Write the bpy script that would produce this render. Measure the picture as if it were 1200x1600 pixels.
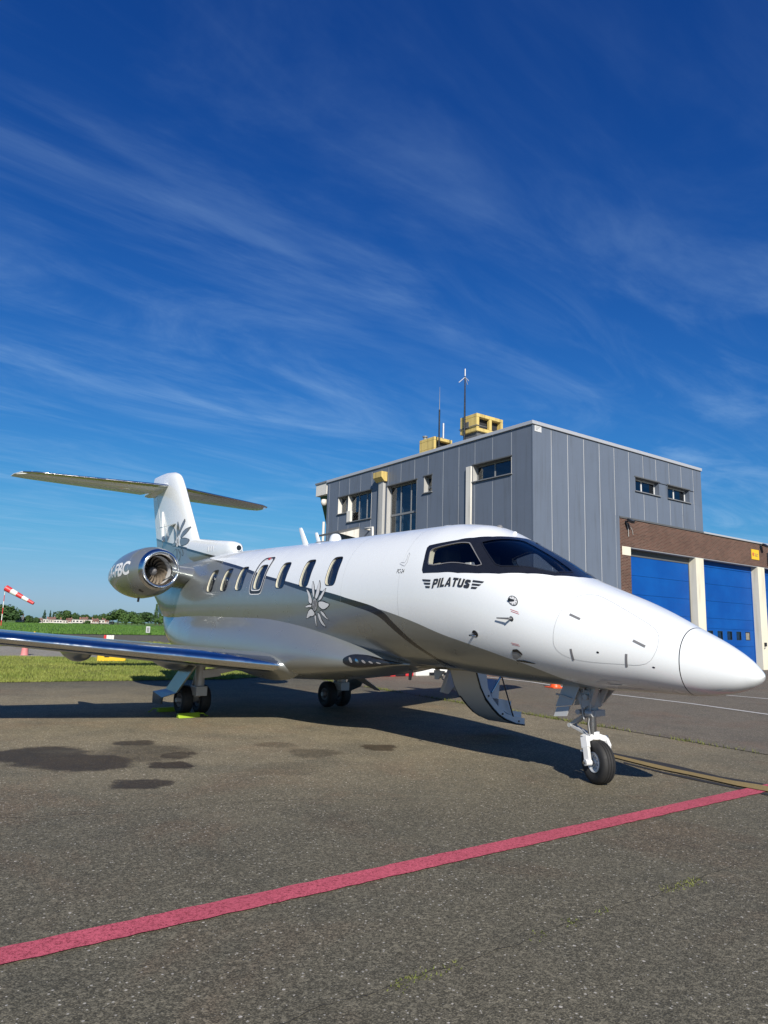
import bpy, bmesh, math, random
import numpy as np
from mathutils import Vector, Matrix
from mathutils.geometry import delaunay_2d_cdt
random.seed(7); RNG = np.random.default_rng(7)
PI = math.pi
for _o in list(bpy.data.objects): bpy.data.objects.remove(_o)
SC = bpy.context.scene; COL = SC.collection

# ------------------------------------------------------------------ camera
EYE = 1.563
PITCH, ROLL = math.radians(9.546), math.radians(1.685)
cd = bpy.data.cameras.new('camera'); cam = bpy.data.objects.new('camera', cd); COL.objects.link(cam)
_F = Vector((0, math.cos(PITCH), math.sin(PITCH))); _U = Vector((0, -math.sin(PITCH), math.cos(PITCH))); _R = Vector((1, 0, 0))
_c, _s = math.cos(ROLL), math.sin(ROLL)
_R2, _U2 = _c*_R + _s*_U, -_s*_R + _c*_U
_m = Matrix((( _R2.x, _U2.x, -_F.x), (_R2.y, _U2.y, -_F.y), (_R2.z, _U2.z, -_F.z))).to_4x4()
_m.translation = (0, 0, EYE); cam.matrix_world = _m
cd.sensor_fit = 'VERTICAL'; cd.sensor_height = 36.0; cd.lens = 1085/1600*36.0
cd.clip_start = 0.05; cd.clip_end = 6000
SC.camera = cam

# ------------------------------------------------------------------ sky, sun, exposure
SUNV = Vector((0.27, -1.565, 1.0)).normalized()
SUN_EL = math.asin(SUNV.z); SUN_AZ = math.atan2(SUNV.x, SUNV.y)
w = bpy.data.worlds.new('World'); SC.world = w; w.use_nodes = True
nt = w.node_tree; nt.nodes.clear(); N_ = nt.nodes.new; LK = nt.links.new
wo = N_('ShaderNodeOutputWorld'); bg = N_('ShaderNodeBackground'); sky = N_('ShaderNodeTexSky')
sky.sky_type = 'NISHITA'; sky.sun_disc = False; sky.sun_elevation = SUN_EL; sky.sun_rotation = SUN_AZ
sky.air_density = 1.0; sky.dust_density = 0.4; sky.ozone_density = 2.0; sky.altitude = 0
SKY_STRENGTH = 0.105
bg.inputs['Strength'].default_value = SKY_STRENGTH
tc = N_('ShaderNodeTexCoord'); sx = N_('ShaderNodeSeparateXYZ'); LK(tc.outputs['Generated'], sx.inputs[0])
def wm(op, a, b=None):
    n = N_('ShaderNodeMath'); n.operation = op
    for i, v in enumerate((a, b)):
        if v is None: continue
        if isinstance(v, (int, float)): n.inputs[i].default_value = v
        else: LK(v, n.inputs[i])
    return n.outputs[0]
zz = wm('MAXIMUM', sx.outputs['Z'], 0.04)
px_, py_ = wm('DIVIDE', sx.outputs['X'], zz), wm('DIVIDE', sx.outputs['Y'], zz)
al = wm('ADD', wm('MULTIPLY', px_, 0.72), wm('MULTIPLY', py_, 0.69))
ac = wm('SUBTRACT', wm('MULTIPLY', px_, 0.69), wm('MULTIPLY', py_, 0.72))
def cirrus(sa, sc_, scale, detail, dist, lo, hi, off):
    cb = N_('ShaderNodeCombineXYZ'); LK(wm('MULTIPLY', al, sa), cb.inputs[0]); LK(wm('MULTIPLY', ac, sc_), cb.inputs[1]); cb.inputs[2].default_value = off
    nz = N_('ShaderNodeTexNoise'); nz.inputs['Scale'].default_value = scale; nz.inputs['Detail'].default_value = detail
    nz.inputs['Roughness'].default_value = 0.62; nz.inputs['Distortion'].default_value = dist
    LK(cb.outputs[0], nz.inputs['Vector'])
    mr = N_('ShaderNodeMapRange'); mr.interpolation_type = 'SMOOTHSTEP'
    mr.inputs['From Min'].default_value = lo; mr.inputs['From Max'].default_value = hi
    LK(nz.outputs['Fac'], mr.inputs['Value']); return mr.outputs[0]
# colour response of the picture: one grade for the whole sky dome
sp3 = N_('ShaderNodeSeparateColor'); LK(sky.outputs[0], sp3.inputs[0]); cb3 = N_('ShaderNodeCombineColor')
for i, (k_, g_, top_) in enumerate(((0.31, 1.66, .40), (0.545, 1.30, .41), (0.75, 0.97, .62))):
    q_ = wm('MULTIPLY', wm('POWER', wm('MULTIPLY', sp3.outputs[i], SKY_STRENGTH), g_), k_)
    q_ = wm('DIVIDE', q_, wm('POWER', wm('ADD', wm('POWER', wm('DIVIDE', q_, top_), 4.0), 1.0), 0.25))   # soft shoulder
    LK(wm('MULTIPLY', q_, 1/SKY_STRENGTH), cb3.inputs[i])
c1 = cirrus(0.55, 1.1, 1.0, 7, 1.2, 0.43, 0.82, 211.3)
c2 = cirrus(0.32, 0.75, 1.1, 3, 0.5, 0.20, 0.58, 185.2)
c3 = cirrus(0.9, 3.6, 1.0, 9, 1.6, 0.42, 0.80, 40.1)
cl = wm('MULTIPLY', wm('ADD', wm('MULTIPLY', c1, 0.78), wm('MULTIPLY', c3, 0.22)), wm('ADD', wm('MULTIPLY', c2, 0.75), 0.25))
cl = wm('MULTIPLY', wm('MULTIPLY', cl, wm('MINIMUM', wm('DIVIDE', 0.085, wm('POWER', zz, 1.7)), 0.55)), wm('MULTIPLY', wm('MINIMUM', wm('MAXIMUM', sx.outputs['Z'], 0), .12), 8.0))
mixc = N_('ShaderNodeMix'); mixc.data_type = 'RGBA'
LK(cl, mixc.inputs['Factor']); LK(cb3.outputs[0], mixc.inputs[6]); mixc.inputs[7].default_value = (2.7, 4.2, 6.1, 1)
LK(mixc.outputs[2], bg.inputs['Color']); LK(bg.outputs[0], wo.inputs[0])

sd = bpy.data.lights.new('sun', 'SUN'); sd.energy = 5.0; sd.angle = math.radians(0.53); sd.color = (1.0, 0.935, 0.83)
sun = bpy.data.objects.new('sun', sd); COL.objects.link(sun)
sun.rotation_euler = (-SUNV).to_track_quat('-Z', 'Y').to_euler()
sun.location = (10, -40, 40)
SC.view_settings.view_transform = 'Standard'; SC.view_settings.look = 'None'
SC.view_settings.exposure = 0.42; SC.view_settings.gamma = 1.0; SC.view_settings.use_curve_mapping = False

# ------------------------------------------------------------------ helpers
def tag(o, label=None, cat=None, group=None, kind=None):
    if label: o['label'] = label
    if cat: o['category'] = cat
    if group: o['group'] = group
    if kind: o['kind'] = kind
    return o
def empty(name, loc=(0, 0, 0), rz=0.0, **k):
    o = bpy.data.objects.new(name, None); COL.objects.link(o); o.location = loc; o.rotation_euler = (0, 0, rz); o.empty_display_size = .2
    return tag(o, **k)
def link(name, me, parent=None, **k):
    o = bpy.data.objects.new(name, me); COL.objects.link(o)
    if parent: o.parent = parent
    return tag(o, **k)
class MB:
    def __init__(s): s.v = []; s.f = []; s.m = []; s.sm = []
    def add(s, vs, fs, m=0, smooth=False):
        b = len(s.v); s.v += [tuple(map(float, v)) for v in vs]
        for f in fs: s.f.append(tuple(b+i for i in f)); s.m.append(m); s.sm.append(smooth)
        return s
    def box(s, x0, x1, y0, y1, z0, z1, m=0, M=None):
        vs = [(x, y, z) for z in (z0, z1) for y in (y0, y1) for x in (x0, x1)]
        if M is not None: vs = [tuple(M @ Vector(v)) for v in vs]
        return s.add(vs, [(0, 2, 3, 1), (4, 5, 7, 6), (0, 1, 5, 4), (2, 6, 7, 3), (0, 4, 6, 2), (1, 3, 7, 5)], m)
    def bar(s, a, b, w_, h_, m=0, up=(0, 0, 1)):
        a, b = Vector(a), Vector(b); d = (b-a); L = d.length; d.normalize(); u = Vector(up)
        if abs(d.dot(u)) > .98: u = Vector((1, 0, 0))
        x = d.cross(u).normalized(); y = x.cross(d)
        vs = [a+x*(i*w_/2)+y*(j*h_/2)+d*(k*L) for k in (0, 1) for j in (-1, 1) for i in (-1, 1)]
        return s.add(vs, [(0, 2, 3, 1), (4, 5, 7, 6), (0, 1, 5, 4), (2, 6, 7, 3), (0, 4, 6, 2), (1, 3, 7, 5)], m)
    def tube(s, pts, r, n=10, m=0, caps=True):
        pts = [Vector(p) for p in pts]; rs = r if isinstance(r, (list, tuple)) else [r]*len(pts)
        rings = []; px = None
        for i, p in enumerate(pts):
            d = (pts[min(i+1, len(pts)-1)]-pts[max(i-1, 0)]).normalized()
            if px is None:
                u = Vector((0, 0, 1)) if abs(d.z) < .9 else Vector((1, 0, 0)); px = d.cross(u).normalized()
            else: px = (px - d*px.dot(d)).normalized()
            y = d.cross(px)
            rings.append([p+(px*math.cos(2*PI*k/n)+y*math.sin(2*PI*k/n))*rs[i] for k in range(n)])
        vs = [v for R in rings for v in R]; fs = []
        for i in range(len(pts)-1):
            for k in range(n): fs.append((i*n+k, i*n+(k+1) % n, (i+1)*n+(k+1) % n, (i+1)*n+k))
        s.add(vs, fs, m, True)
        if caps:
            s.add(rings[0], [tuple(range(n))[::-1]], m); s.add(rings[-1], [tuple(range(n))], m)
        return s
    def lathe(s, prof, n=32, M=None, m=0, close=False, smooth=True):
        # prof: (radius, axial) pairs about local X axis
        vs = []
        for r, a in prof:
            for k in range(n):
                t = 2*PI*k/n; v = Vector((a, r*math.cos(t), r*math.sin(t)))
                vs.append(tuple(M @ v) if M is not None else tuple(v))
        P = len(prof); fs = []
        for i in range(P if close else P-1):
            j = (i+1) % P
            for k in range(n): fs.append((i*n+k, i*n+(k+1) % n, j*n+(k+1) % n, j*n+k))
        return s.add(vs, fs, m, smooth)
    def prism(s, poly, off, m=0):
        # poly: 3D points (planar), extruded by vector off
        n = len(poly); a = [Vector(p) for p in poly]; o = Vector(off)
        vs = a+[p+o for p in a]
        return s.add(vs, [tuple(range(n)), tuple(range(2*n-1, n-1, -1))]+[(i, i+n, (i+1) % n+n, (i+1) % n) for i in range(n)], m)
    def build(s, name, mats, parent=None, recalc=True, bevel=0.0, **k):
        me = bpy.data.meshes.new(name); me.from_pydata(s.v, [], s.f); me.update()
        for mt in (mats if isinstance(mats, (list, tuple)) else [mats]): me.materials.append(mt)
        me.polygons.foreach_set('material_index', s.m); me.polygons.foreach_set('use_smooth', s.sm)
        if recalc or bevel:
            bm = bmesh.new(); bm.from_mesh(me)
            if recalc: bmesh.ops.recalc_face_normals(bm, faces=bm.faces)
            if bevel:
                ed = [e for e in bm.edges if len(e.link_faces) == 2 and e.calc_face_angle() > .5]
                bmesh.ops.bevel(bm, geom=ed, offset=bevel, segments=2, affect='EDGES', profile=.5, clamp_overlap=True)
            bm.to_mesh(me); bm.free()
        return link(name, me, parent, **k)
def copy_tree(o, parent=None):
    c = o.copy(); COL.objects.link(c)
    if parent: c.parent = parent
    for ch in list(o.children): copy_tree(ch, c)
    return c

# ------------------------------------------------------------------ materials
ALB = 0.87   # one scale for all base colours, set together with the exposure
class NT:
    def __init__(s, name):
        s.mat = bpy.data.materials.new(name); s.mat.use_nodes = True; s.t = s.mat.node_tree
        s.b = s.t.nodes['Principled BSDF']
        s.co = s.t.nodes.new('ShaderNodeTexCoord').outputs['Object']
    def n(s, ty, **k):
        nd = s.t.nodes.new(ty)
        for a, v in k.items(): setattr(nd, a, v)
        return nd
    def l(s, a, b): s.t.links.new(a, b)
    def math(s, op, a, b=None, c=None, clamp=False):
        nd = s.n('ShaderNodeMath', operation=op); nd.use_clamp = clamp
        for i, v in enumerate((a, b, c)):
            if v is None: continue
            if isinstance(v, (int, float)): nd.inputs[i].default_value = v
            else: s.l(v, nd.inputs[i])
        return nd.outputs[0]
    def noise(s, scale, detail=4, rough=.55, vec=None, dist=0, out='Fac'):
        nd = s.n('ShaderNodeTexNoise'); nd.inputs['Scale'].default_value = scale; nd.inputs['Detail'].default_value = detail
        nd.inputs['Roughness'].default_value = rough; nd.inputs['Distortion'].default_value = dist
        s.l(vec or s.co, nd.inputs['Vector']); return nd.outputs[out]
    def vor(s, scale, vec=None, feat='F1'):
        nd = s.n('ShaderNodeTexVoronoi', feature=feat); nd.inputs['Scale'].default_value = scale; s.l(vec or s.co, nd.inputs['Vector']); return nd
    def mr(s, v, a, b, c=0., d=1., smooth=True):
        nd = s.n('ShaderNodeMapRange'); nd.interpolation_type = 'SMOOTHSTEP' if smooth else 'LINEAR'
        for i, x in zip(('From Min', 'From Max', 'To Min', 'To Max'), (a, b, c, d)): nd.inputs[i].default_value = x
        s.l(v, nd.inputs['Value']); return nd.outputs[0]
    def mix(s, f, a, b, blend='MIX'):
        nd = s.n('ShaderNodeMix', data_type='RGBA', blend_type=blend)
        if isinstance(f, (int, float)): nd.inputs[0].default_value = f
        else: s.l(f, nd.inputs[0])
        for i, v in ((6, a), (7, b)):
            if isinstance(v, tuple): nd.inputs[i].default_value = (*[c*(ALB if blend == 'MIX' else 1) for c in v[:3]], 1)
            else: s.l(v, nd.inputs[i])
        return nd.outputs[2]
    def scale(s, x, y, z):
        nd = s.n('ShaderNodeMapping'); nd.inputs['Scale'].default_value = (x, y, z); s.l(s.co, nd.inputs[0]); return nd.outputs[0]
    def set(s, **k):
        names = dict(color='Base Color', rough='Roughness', metal='Metallic', spec='Specular IOR Level', coat='Coat Weight', coatr='Coat Roughness', em='Emission Color', es='Emission Strength', trans='Transmission Weight', sub='Subsurface Weight')
        for a, v in k.items():
            i = s.b.inputs[names[a]]
            if isinstance(v, tuple): i.default_value = (*v[:3], 1)
            elif isinstance(v, (int, float)): i.default_value = v
            else: s.l(v, i)
        return s
    def bump(s, h, strength=.3, dist=.01):
        nd = s.n('ShaderNodeBump'); nd.inputs['Strength'].default_value = strength; nd.inputs['Distance'].default_value = dist
        s.l(h, nd.inputs['Height']); s.l(nd.outputs[0], s.b.inputs['Normal']); return s
def simple(name, col, rough=.5, metal=0., var=.12, sc=6., coat=0., spec=.5):
    m = NT(name); n1 = m.noise(sc, 5); d = tuple(c*(1-var) for c in col); e = tuple(min(1, c*(1+var*.7)) for c in col)
    m.set(color=m.mix(n1, d, e), rough=m.mr(m.noise(sc*2.3, 3), .3, .7, max(.02, rough-.06), min(1, rough+.06)), metal=metal, coat=coat, spec=spec)
    return m.mat
MAT = {}
MAT['white'] = simple('aircraft_white_paint', (.752, .782, .80), .28, 0, .015, 1.5, .5)
def silver():
    m = NT('aircraft_silver_paint'); fl = m.noise(900, 1)
    m.set(color=m.mix(fl, (.285, .305, .30), (.37, .39, .385)), metal=.62, rough=m.mr(m.noise(3, 4), .3, .7, .27, .34), coat=.42, coatr=.025)
    return m.mat
MAT['silver'] = silver()
MAT['stripe'] = simple('aircraft_charcoal_stripe', (.028, .03, .034), .25, .2, .1, 3, .5)
MAT['polish'] = simple('polished_metal', (.72, .73, .75), .13, 1, .04, 2)
MAT['black'] = simple('black_trim', (.012, .013, .016), .28, 0, .2, 8, .3)
MAT['seam'] = simple('panel_seam', (.16, .16, .17), .6)
MAT['cream'] = simple('cream_leather', (.66, .60, .46), .55, 0, .08, 8)
MAT['gearwhite'] = simple('gear_white_paint', (.70, .71, .72), .38, 0, .06, 9)
MAT['geargrey'] = simple('gear_grey_paint', (.48, .49, .50), .42, .2, .1, 9)
MAT['steel'] = simple('chrome_strut', (.6, .61, .63), .16, 1, .05, 6)
MAT['rubber'] = simple('tyre_rubber', (.017, .017, .018), .72, 0, .3, 14)
MAT['decal_grey'] = simple('light_grey_decal', (.62, .63, .65), .4, 0, .05, 9)
MAT['decal_mid'] = simple('silver_decal', (.36, .37, .38), .4, .2, .05, 9)
MAT['dark_decal'] = simple('charcoal_decal', (.03, .032, .036), .4, 0, .1, 9)
MAT['red_decal'] = simple('red_decal', (.5, .05, .05), .5)
MAT['whitelet'] = simple('white_lettering', (.8, .8, .8), .4, 0, .02)
MAT['interior'] = simple('cockpit_dark_trim', (.03, .032, .036), .7, 0, .2)
MAT['dim_cabin'] = simple('dim_cabin_navy', (.012, .018, .035), .15, 0, .2, 4)
def glass(name, tint, k=.75, rough=.02):
    m = NT(name); m.t.nodes.remove(m.b)
    tr = m.n('ShaderNodeBsdfTransparent'); tr.inputs[0].default_value = (*tint, 1)
    gl = m.n('ShaderNodeBsdfGlossy'); gl.inputs['Roughness'].default_value = rough
    lw = m.n('ShaderNodeLayerWeight'); lw.inputs[0].default_value = .5
    f2 = m.math('MULTIPLY', m.math('ADD', m.math('MULTIPLY', m.math('POWER', lw.outputs['Facing'], 4.2), .92), .055), k, clamp=True)
    mx = m.n('ShaderNodeMixShader'); m.l(f2, mx.inputs[0]); m.l(tr.outputs[0], mx.inputs[1]); m.l(gl.outputs[0], mx.inputs[2])
    out = [n for n in m.t.nodes if n.type == 'OUTPUT_MATERIAL'][0]; m.l(mx.outputs[0], out.inputs[0]); return m.mat
MAT['glass'] = glass('aircraft_glass', (.74, .78, .8), 1.0)
MAT['wsglass'] = glass('windshield_glass', (.40, .44, .50), 1.1)
MAT['bglass'] = glass('building_glass', (.56, .62, .68), 1.3)
# ------------------------------------------------------------------ ground materials
def asphalt(name, base, hi, warm=1.0, stains=False, stone=.93):
    m = NT(name)
    v1 = m.vor(120); v2 = m.vor(62); v3 = m.vor(27)
    big = m.noise(.35, 4, .6); mid = m.noise(2.2, 5, .65); fine = m.noise(55, 3, .7)
    c = m.mix(m.mr(big, .3, .7), tuple(x*.86 for x in base), tuple(x*1.12 for x in base))
    c = m.mix(m.math('MULTIPLY', m.mr(mid, .35, .75), .45), c, tuple(x*.72 for x in base))
    sep = m.n('ShaderNodeSeparateColor'); m.l(v1.outputs['Color'], sep.inputs[0])
    # aggregate: every cell its own shade
    c = m.mix(m.math('MULTIPLY', m.mr(sep.outputs[0], .2, 1.0, 0, 1, False), .55), c, hi)
    c = m.mix(m.math('MULTIPLY', m.mr(v1.outputs['Distance'], .3, .75), .7), c, tuple(x*.25 for x in base))
    s2 = m.n('ShaderNodeSeparateColor'); m.l(v2.outputs['Color'], s2.inputs[0])
    c = m.mix(m.math('MULTIPLY', m.mr(s2.outputs[2], .55, 1.0, 0, 1, False), .40), c, tuple(x*.42 for x in base))
    c = m.mix(m.math('MULTIPLY', m.mr(s2.outputs[0], .6, 1.0, 0, 1, False), .35), c, tuple(x*1.25 for x in hi))
    pt = m.noise(1.1, 7, .72); c = m.mix(m.math('MULTIPLY', m.mr(pt, .46, .66), .5), c, (.72, .76, .80), 'MULTIPLY')
    pt2 = m.noise(.55, 6, .7, dist=.6); c = m.mix(m.math('MULTIPLY', m.mr(pt2, .50, .66), .55), c, (1.06, .86, .80), 'MULTIPLY')
    pale = m.math('MULTIPLY', m.math('GREATER_THAN', s2.outputs[1], stone-.08), m.math('LESS_THAN', v2.outputs['Distance'], m.math('MULTIPLY', s2.outputs[0], .42)))
    c = m.mix(m.math('MULTIPLY', pale, .85), c, (.42, .40, .36))
    s3 = m.n('ShaderNodeSeparateColor'); m.l(v3.outputs['Color'], s3.inputs[0])
    big_st = m.math('MULTIPLY', m.math('GREATER_THAN', s3.outputs[1], .955), m.math('LESS_THAN', v3.outputs['Distance'], m.math('MULTIPLY', s3.outputs[0], .24)))
    c = m.mix(m.math('MULTIPLY', big_st, .8), c, (.50, .47, .42))
    rough = .86
    if stains:
        # paler, sandier tone over the middle of the apron
        dd = m.n('ShaderNodeVectorMath', operation='DISTANCE'); m.l(m.scale(.55, 1, 1), dd.inputs[0]); dd.inputs[1].default_value = (-1.2, 12.2, 0)
        du = m.math('MULTIPLY', m.mr(dd.outputs['Value'], 7.2, 2.2), m.mr(m.noise(.9, 6, .65), .30, .62, .45, 1.0))
        c = m.mix(m.math('MULTIPLY', du, .9), c, (2.05, 1.90, 1.68), 'MULTIPLY')
        c = m.mix(m.math('MULTIPLY', du, .16), c, (.265, .225, .158))
        nd = m.n('ShaderNodeTexNoise'); nd.inputs['Scale'].default_value = 2.1; nd.inputs['Detail'].default_value = 8; nd.inputs['Roughness'].default_value = .68; m.l(m.co, nd.inputs['Vector'])
        dv = m.n('ShaderNodeVectorMath', operation='MULTIPLY_ADD'); m.l(nd.outputs['Color'], dv.inputs[0]); dv.inputs[1].default_value = (.62, .62, 0)
        off = m.n('ShaderNodeVectorMath', operation='ADD'); m.l(m.co, dv.inputs[2]); m.l(dv.outputs[0], off.inputs[0]); off.inputs[1].default_value = (-.31, -.31, 0)
        tot = None
        for x, y, r, k in ((-3.95, 8.5, .56, 1), (-3.25, 8.15, .55, 1), (-3.6, 8.25, .5, 1), (-3.15, 9.45, .27, .95), (-2.4, 8.7, .23, .9), (-2.28, 8.1, .24, 1), (-2.28, 7.15, .26, .95), (.05, 9.7, .25, .8), (-.8, 9.1, .33, .45), (-1.35, 9.65, .26, .4), (-2.8, 8.8, .6, .5), (-1.0, 8.1, .4, .22)):
            ds = m.n('ShaderNodeVectorMath', operation='DISTANCE'); m.l(off.outputs[0], ds.inputs[0]); ds.inputs[1].default_value = (x, y, 0)
            e = m.mr(ds.outputs['Value'], r*1.14, r*.80, 0, k)
            tot = e if tot is None else m.math('MAXIMUM', tot, e)
        st = m.math('MULTIPLY', tot, .9)
        c = m.mix(st, c, (.26, .21, .165), 'MULTIPLY')
        c = m.mix(m.math('MULTIPLY', m.math('MULTIPLY', tot, m.mr(m.noise(5, 6, .7), .3, .6, .2, 1)), .28), c, (.020, .014, .009))
        rough = m.mr(tot, 0, 1, .86, .6)
        # pale dried rim and worn pale patches
        wp = m.noise(.8, 5, .6, vec=m.scale(.6, 1.4, 1)); c = m.mix(m.math('MULTIPLY', m.mr(wp, .55, .75), .28), c, tuple(x*1.7 for x in base))
    m.set(color=c, rough=rough, spec=.3)
    hgt = m.math('ADD', m.math('MULTIPLY', v1.outputs['Distance'], -.7), m.math('MULTIPLY', fine, .6))
    m.bump(hgt, .55, .006); return m.mat
MAT['asphalt'] = asphalt('apron_asphalt', (.116, .105, .073), (.27, .243, .176), stains=True)
MAT['asphalt2'] = asphalt('coarse_asphalt', (.165, .143, .108), (.30, .257, .195), stone=.9)
MAT['asphalt3'] = asphalt('taxiway_asphalt', (.17, .14, .115), (.27, .23, .19), stone=.95)
MAT['concrete'] = asphalt('concrete_path', (.34, .315, .26), (.44, .41, .35), stone=.97)
def paint_line(name, col, wear_lo, wear_hi, under=(.06, .055, .048)):
    m = NT(name); v = m.vor(42, vec=m.scale(1, 1.6, 1), feat='DISTANCE_TO_EDGE'); n1 = m.noise(60, 7, .85); n2 = m.noise(1.6, 4)
    cr = m.math('MULTIPLY', m.mr(v.outputs['Distance'], .0, .09, 1, 0), m.mr(n2, .34, .56))
    wear = m.math('MAXIMUM', m.mr(n1, wear_lo, wear_hi), m.math('MULTIPLY', cr, .6))
    c = m.mix(m.mr(n2, .3, .7), tuple(x*.84 for x in col), tuple(min(1, x*1.1) for x in col))
    m.set(color=m.mix(wear, c, under), rough=.75, spec=.3); m.bump(m.noise(70, 4, .7), .35, .004); return m.mat
MAT['red_line'] = paint_line('red_line_paint', (.58, .115, .16), .47, .60, (.20, .028, .040))
MAT['yellow_line'] = paint_line('yellow_line_paint', (.30, .215, .075), .42, .72, (.12, .10, .07))
MAT['white_line'] = paint_line('white_line_paint', (.66, .65, .62), .62, .8)
MAT['black_line'] = paint_line('black_overpaint', (.028, .027, .027), .55, .75)
def grass_mat(name, a, b, sc):
    m = NT(name); n1 = m.noise(sc, 6, .65); n2 = m.noise(sc*7, 4, .7); n3 = m.noise(sc*.12, 3)
    c = m.mix(m.mr(n1, .3, .7), a, b); c = m.mix(m.math('MULTIPLY', m.mr(n2, .45, .75), .5), c, tuple(x*1.5 for x in b))
    c = m.mix(m.math('MULTIPLY', m.mr(n3, .4, .65), .4), c, (a[0]*1.3, a[1]*1.0, a[2]*.9))
    m.set(color=c, rough=.9, spec=.15); m.bump(n2, .8, .05); return m.mat
MAT['soil_grass'] = grass_mat('lawn_turf', (.11, .135, .026), (.19, .21, .05), 1.3)
MAT['far_grass'] = grass_mat('meadow_turf', (.08, .14, .03), (.12, .19, .05), .25)
MAT['crop'] = grass_mat('crop_field_turf', (.055, .12, .022), (.085, .17, .035), .35)
def blade(name, a, b, c_):
    m = NT(name); oi = m.noise(.6, 3); n2 = m.noise(19, 2)
    c = m.mix(m.mr(oi, .3, .7), a, b); c = m.mix(m.mr(n2, .55, .75), c, c_)
    m.set(color=c, rough=.6, spec=.25); return m.mat
MAT['blade'] = blade('grass_blade', (.15, .20, .035), (.24, .27, .06), (.38, .36, .13))
MAT['cropblade'] = blade('crop_blade', (.06, .14, .02), (.10, .20, .035), (.14, .24, .05))
MAT['weed'] = blade('weed_blade', (.10, .13, .025), (.16, .17, .045), (.22, .2, .08))

# ------------------------------------------------------------------ ground
def gz(x, y):   # the fields fall gently away to the left
    f = min(1, max(0, (y-90)/330.0)); f = f*f*(3-2*f)
    return -0.04 + f*min(.35, max(-4.2, -2.25+.0294*(x+190)))
def sheet(name, poly, z, mat, n=None, **k):
    me = bpy.data.meshes.new(name); bm = bmesh.new(); bm.faces.new([bm.verts.new((x, y, z)) for x, y in poly]); 
    bmesh.ops.triangulate(bm, faces=bm.faces); bm.to_mesh(me); bm.free(); me.materials.append(mat)
    if me.polygons[0].normal.z < 0: me.flip_normals()
    return link(name, me, **k)
def terrain():
    xs = [-3000, -1500, -800, -500, -380]+list(range(-320, 121, 20))+[180, 300, 600, 1500, 3000]
    ys = [-2000, -600, -100, -20, 40, 70, 90]+list(range(110, 441, 22))+[480, 600, 900, 1600, 3000]
    vs = [(x, y, gz(x, y)) for y in ys for x in xs]; nx = len(xs); fs = [(j*nx+i, j*nx+i+1, (j+1)*nx+i+1, (j+1)*nx+i) for j in range(len(ys)-1) for i in range(nx-1)]
    mb = MB(); mb.add(vs, fs, 0, True); mb.build('ground', MAT['far_grass'], kind='structure')
terrain()
sheet('apron', [(-90, -45), (90, -45), (90, 74), (40, 86), (-22, 90), (-38, 71), (-90, 20)], 0.0, MAT['asphalt'], kind='structure')
JA, JD = Vector((4.66, 11.17)), Vector((.525, -.851)).normalized()
j0, j1 = JA-JD*22, JA+JD*26
sheet('taxi_lane', [tuple(j0), tuple(j1), (60, -12), (80, 60), (20, 66), (-4, 62)], 0.004, MAT['asphalt2'], kind='structure')
def ragged(a, b, n, amp):
    a, b = Vector(a), Vector(b); d = (b-a).normalized(); q = Vector((-d.y, d.x))
    return [tuple(a+(b-a)*(i/n)+q*random.uniform(-amp, amp)) for i in range(n+1)]
LAWN = [(-60, -12), (-13.0, 15.2)]+ragged((-12.9, 15.28), (-4.2, 20.65), 110, .07)+[(-3.6, 21.6), (-4.0, 23.4), (-7.8, 31.3), (-12.2, 29.84), (-15.39, 28.81), (-60, 14)]
sheet('lawn', LAWN, 0.015, MAT['soil_grass'], kind='structure')
STRIP = [(-75, 8), (-21.3, 39.2), (-14.5, 44.0), (-13.5, 49.5), (-17.5, 55.6), (-22.6, 51.2), (-75, 22)]
sheet('grass_strip', STRIP, 0.012, MAT['soil_grass'], kind='structure')
PATH = [(-62, 14.6), (-15.4, 29.1), (-8.0, 31.7), (-10.3, 40.5), (-14.0, 43.7), (-21.2, 38.9), (-74, 8.1)]
sheet('concrete_path', PATH, 0.008, MAT['concrete'], kind='structure')
def crop_field():
    vs = []; ex = Vector((-24.64+39.08, 89.37-72.62)).normalized(); nn = Vector((-ex.y, ex.x)); o = Vector((-39.08, 72.62))
    us = [-180, -120, -80, -50, -30, -10, 10, 30, 50, 80, 120, 170]; ws = [0, 15, 35, 60, 90, 130, 180, 240, 310, 390]
    for w_ in ws:
        for u_ in us:
            p = o+ex*u_+nn*w_; vs.append((p.x, p.y, gz(p.x, p.y)+.055))
    nx = len(us); fs = [(j*nx+i, j*nx+i+1, (j+1)*nx+i+1, (j+1)*nx+i) for j in range(len(ws)-1) for i in range(nx-1)]
    MB().add(vs, fs, 0, True).build('field', MAT['crop'], kind='structure')
    return o, ex, nn
FO, FX, FN = crop_field()
def line(name, pts, wd, z, mat, **k):
    pts = [Vector(p) for p in pts]; L, R_ = [], []
    for i, p in enumerate(pts):
        d = (pts[min(i+1, len(pts)-1)]-pts[max(i-1, 0)]).normalized(); n = Vector((-d.y, d.x))*wd/2
        L.append(tuple(p+n)); R_.append(tuple(p-n))
    return sheet(name, L+R_[::-1], z, mat, **k)
def ragged(a, b, n, amp):
    a, b = Vector(a), Vector(b); d = (b-a).normalized(); q = Vector((-d.y, d.x))
    return [tuple(a+(b-a)*(i/n)+q*random.uniform(-amp, amp)) for i in range(n+1)]
rd = Vector((math.cos(math.radians(35.73)), math.sin(math.radians(35.73)))); rc = Vector((.07, 4.835)); rq = Vector((-rd.y, rd.x))
ea = ragged(rc-rd*9+rq*.094, rc+rd*30+rq*.094, 500, .0065); eb = ragged(rc+rd*30-rq*.094, rc-rd*9-rq*.094, 500, .0065)
sheet('red_line_marking', ea+eb, 0.009, MAT['red_line'], kind='structure')
def taperline(name, up, lo, z, mat): return sheet(name, up+lo[::-1], z, mat, kind='structure')
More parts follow.
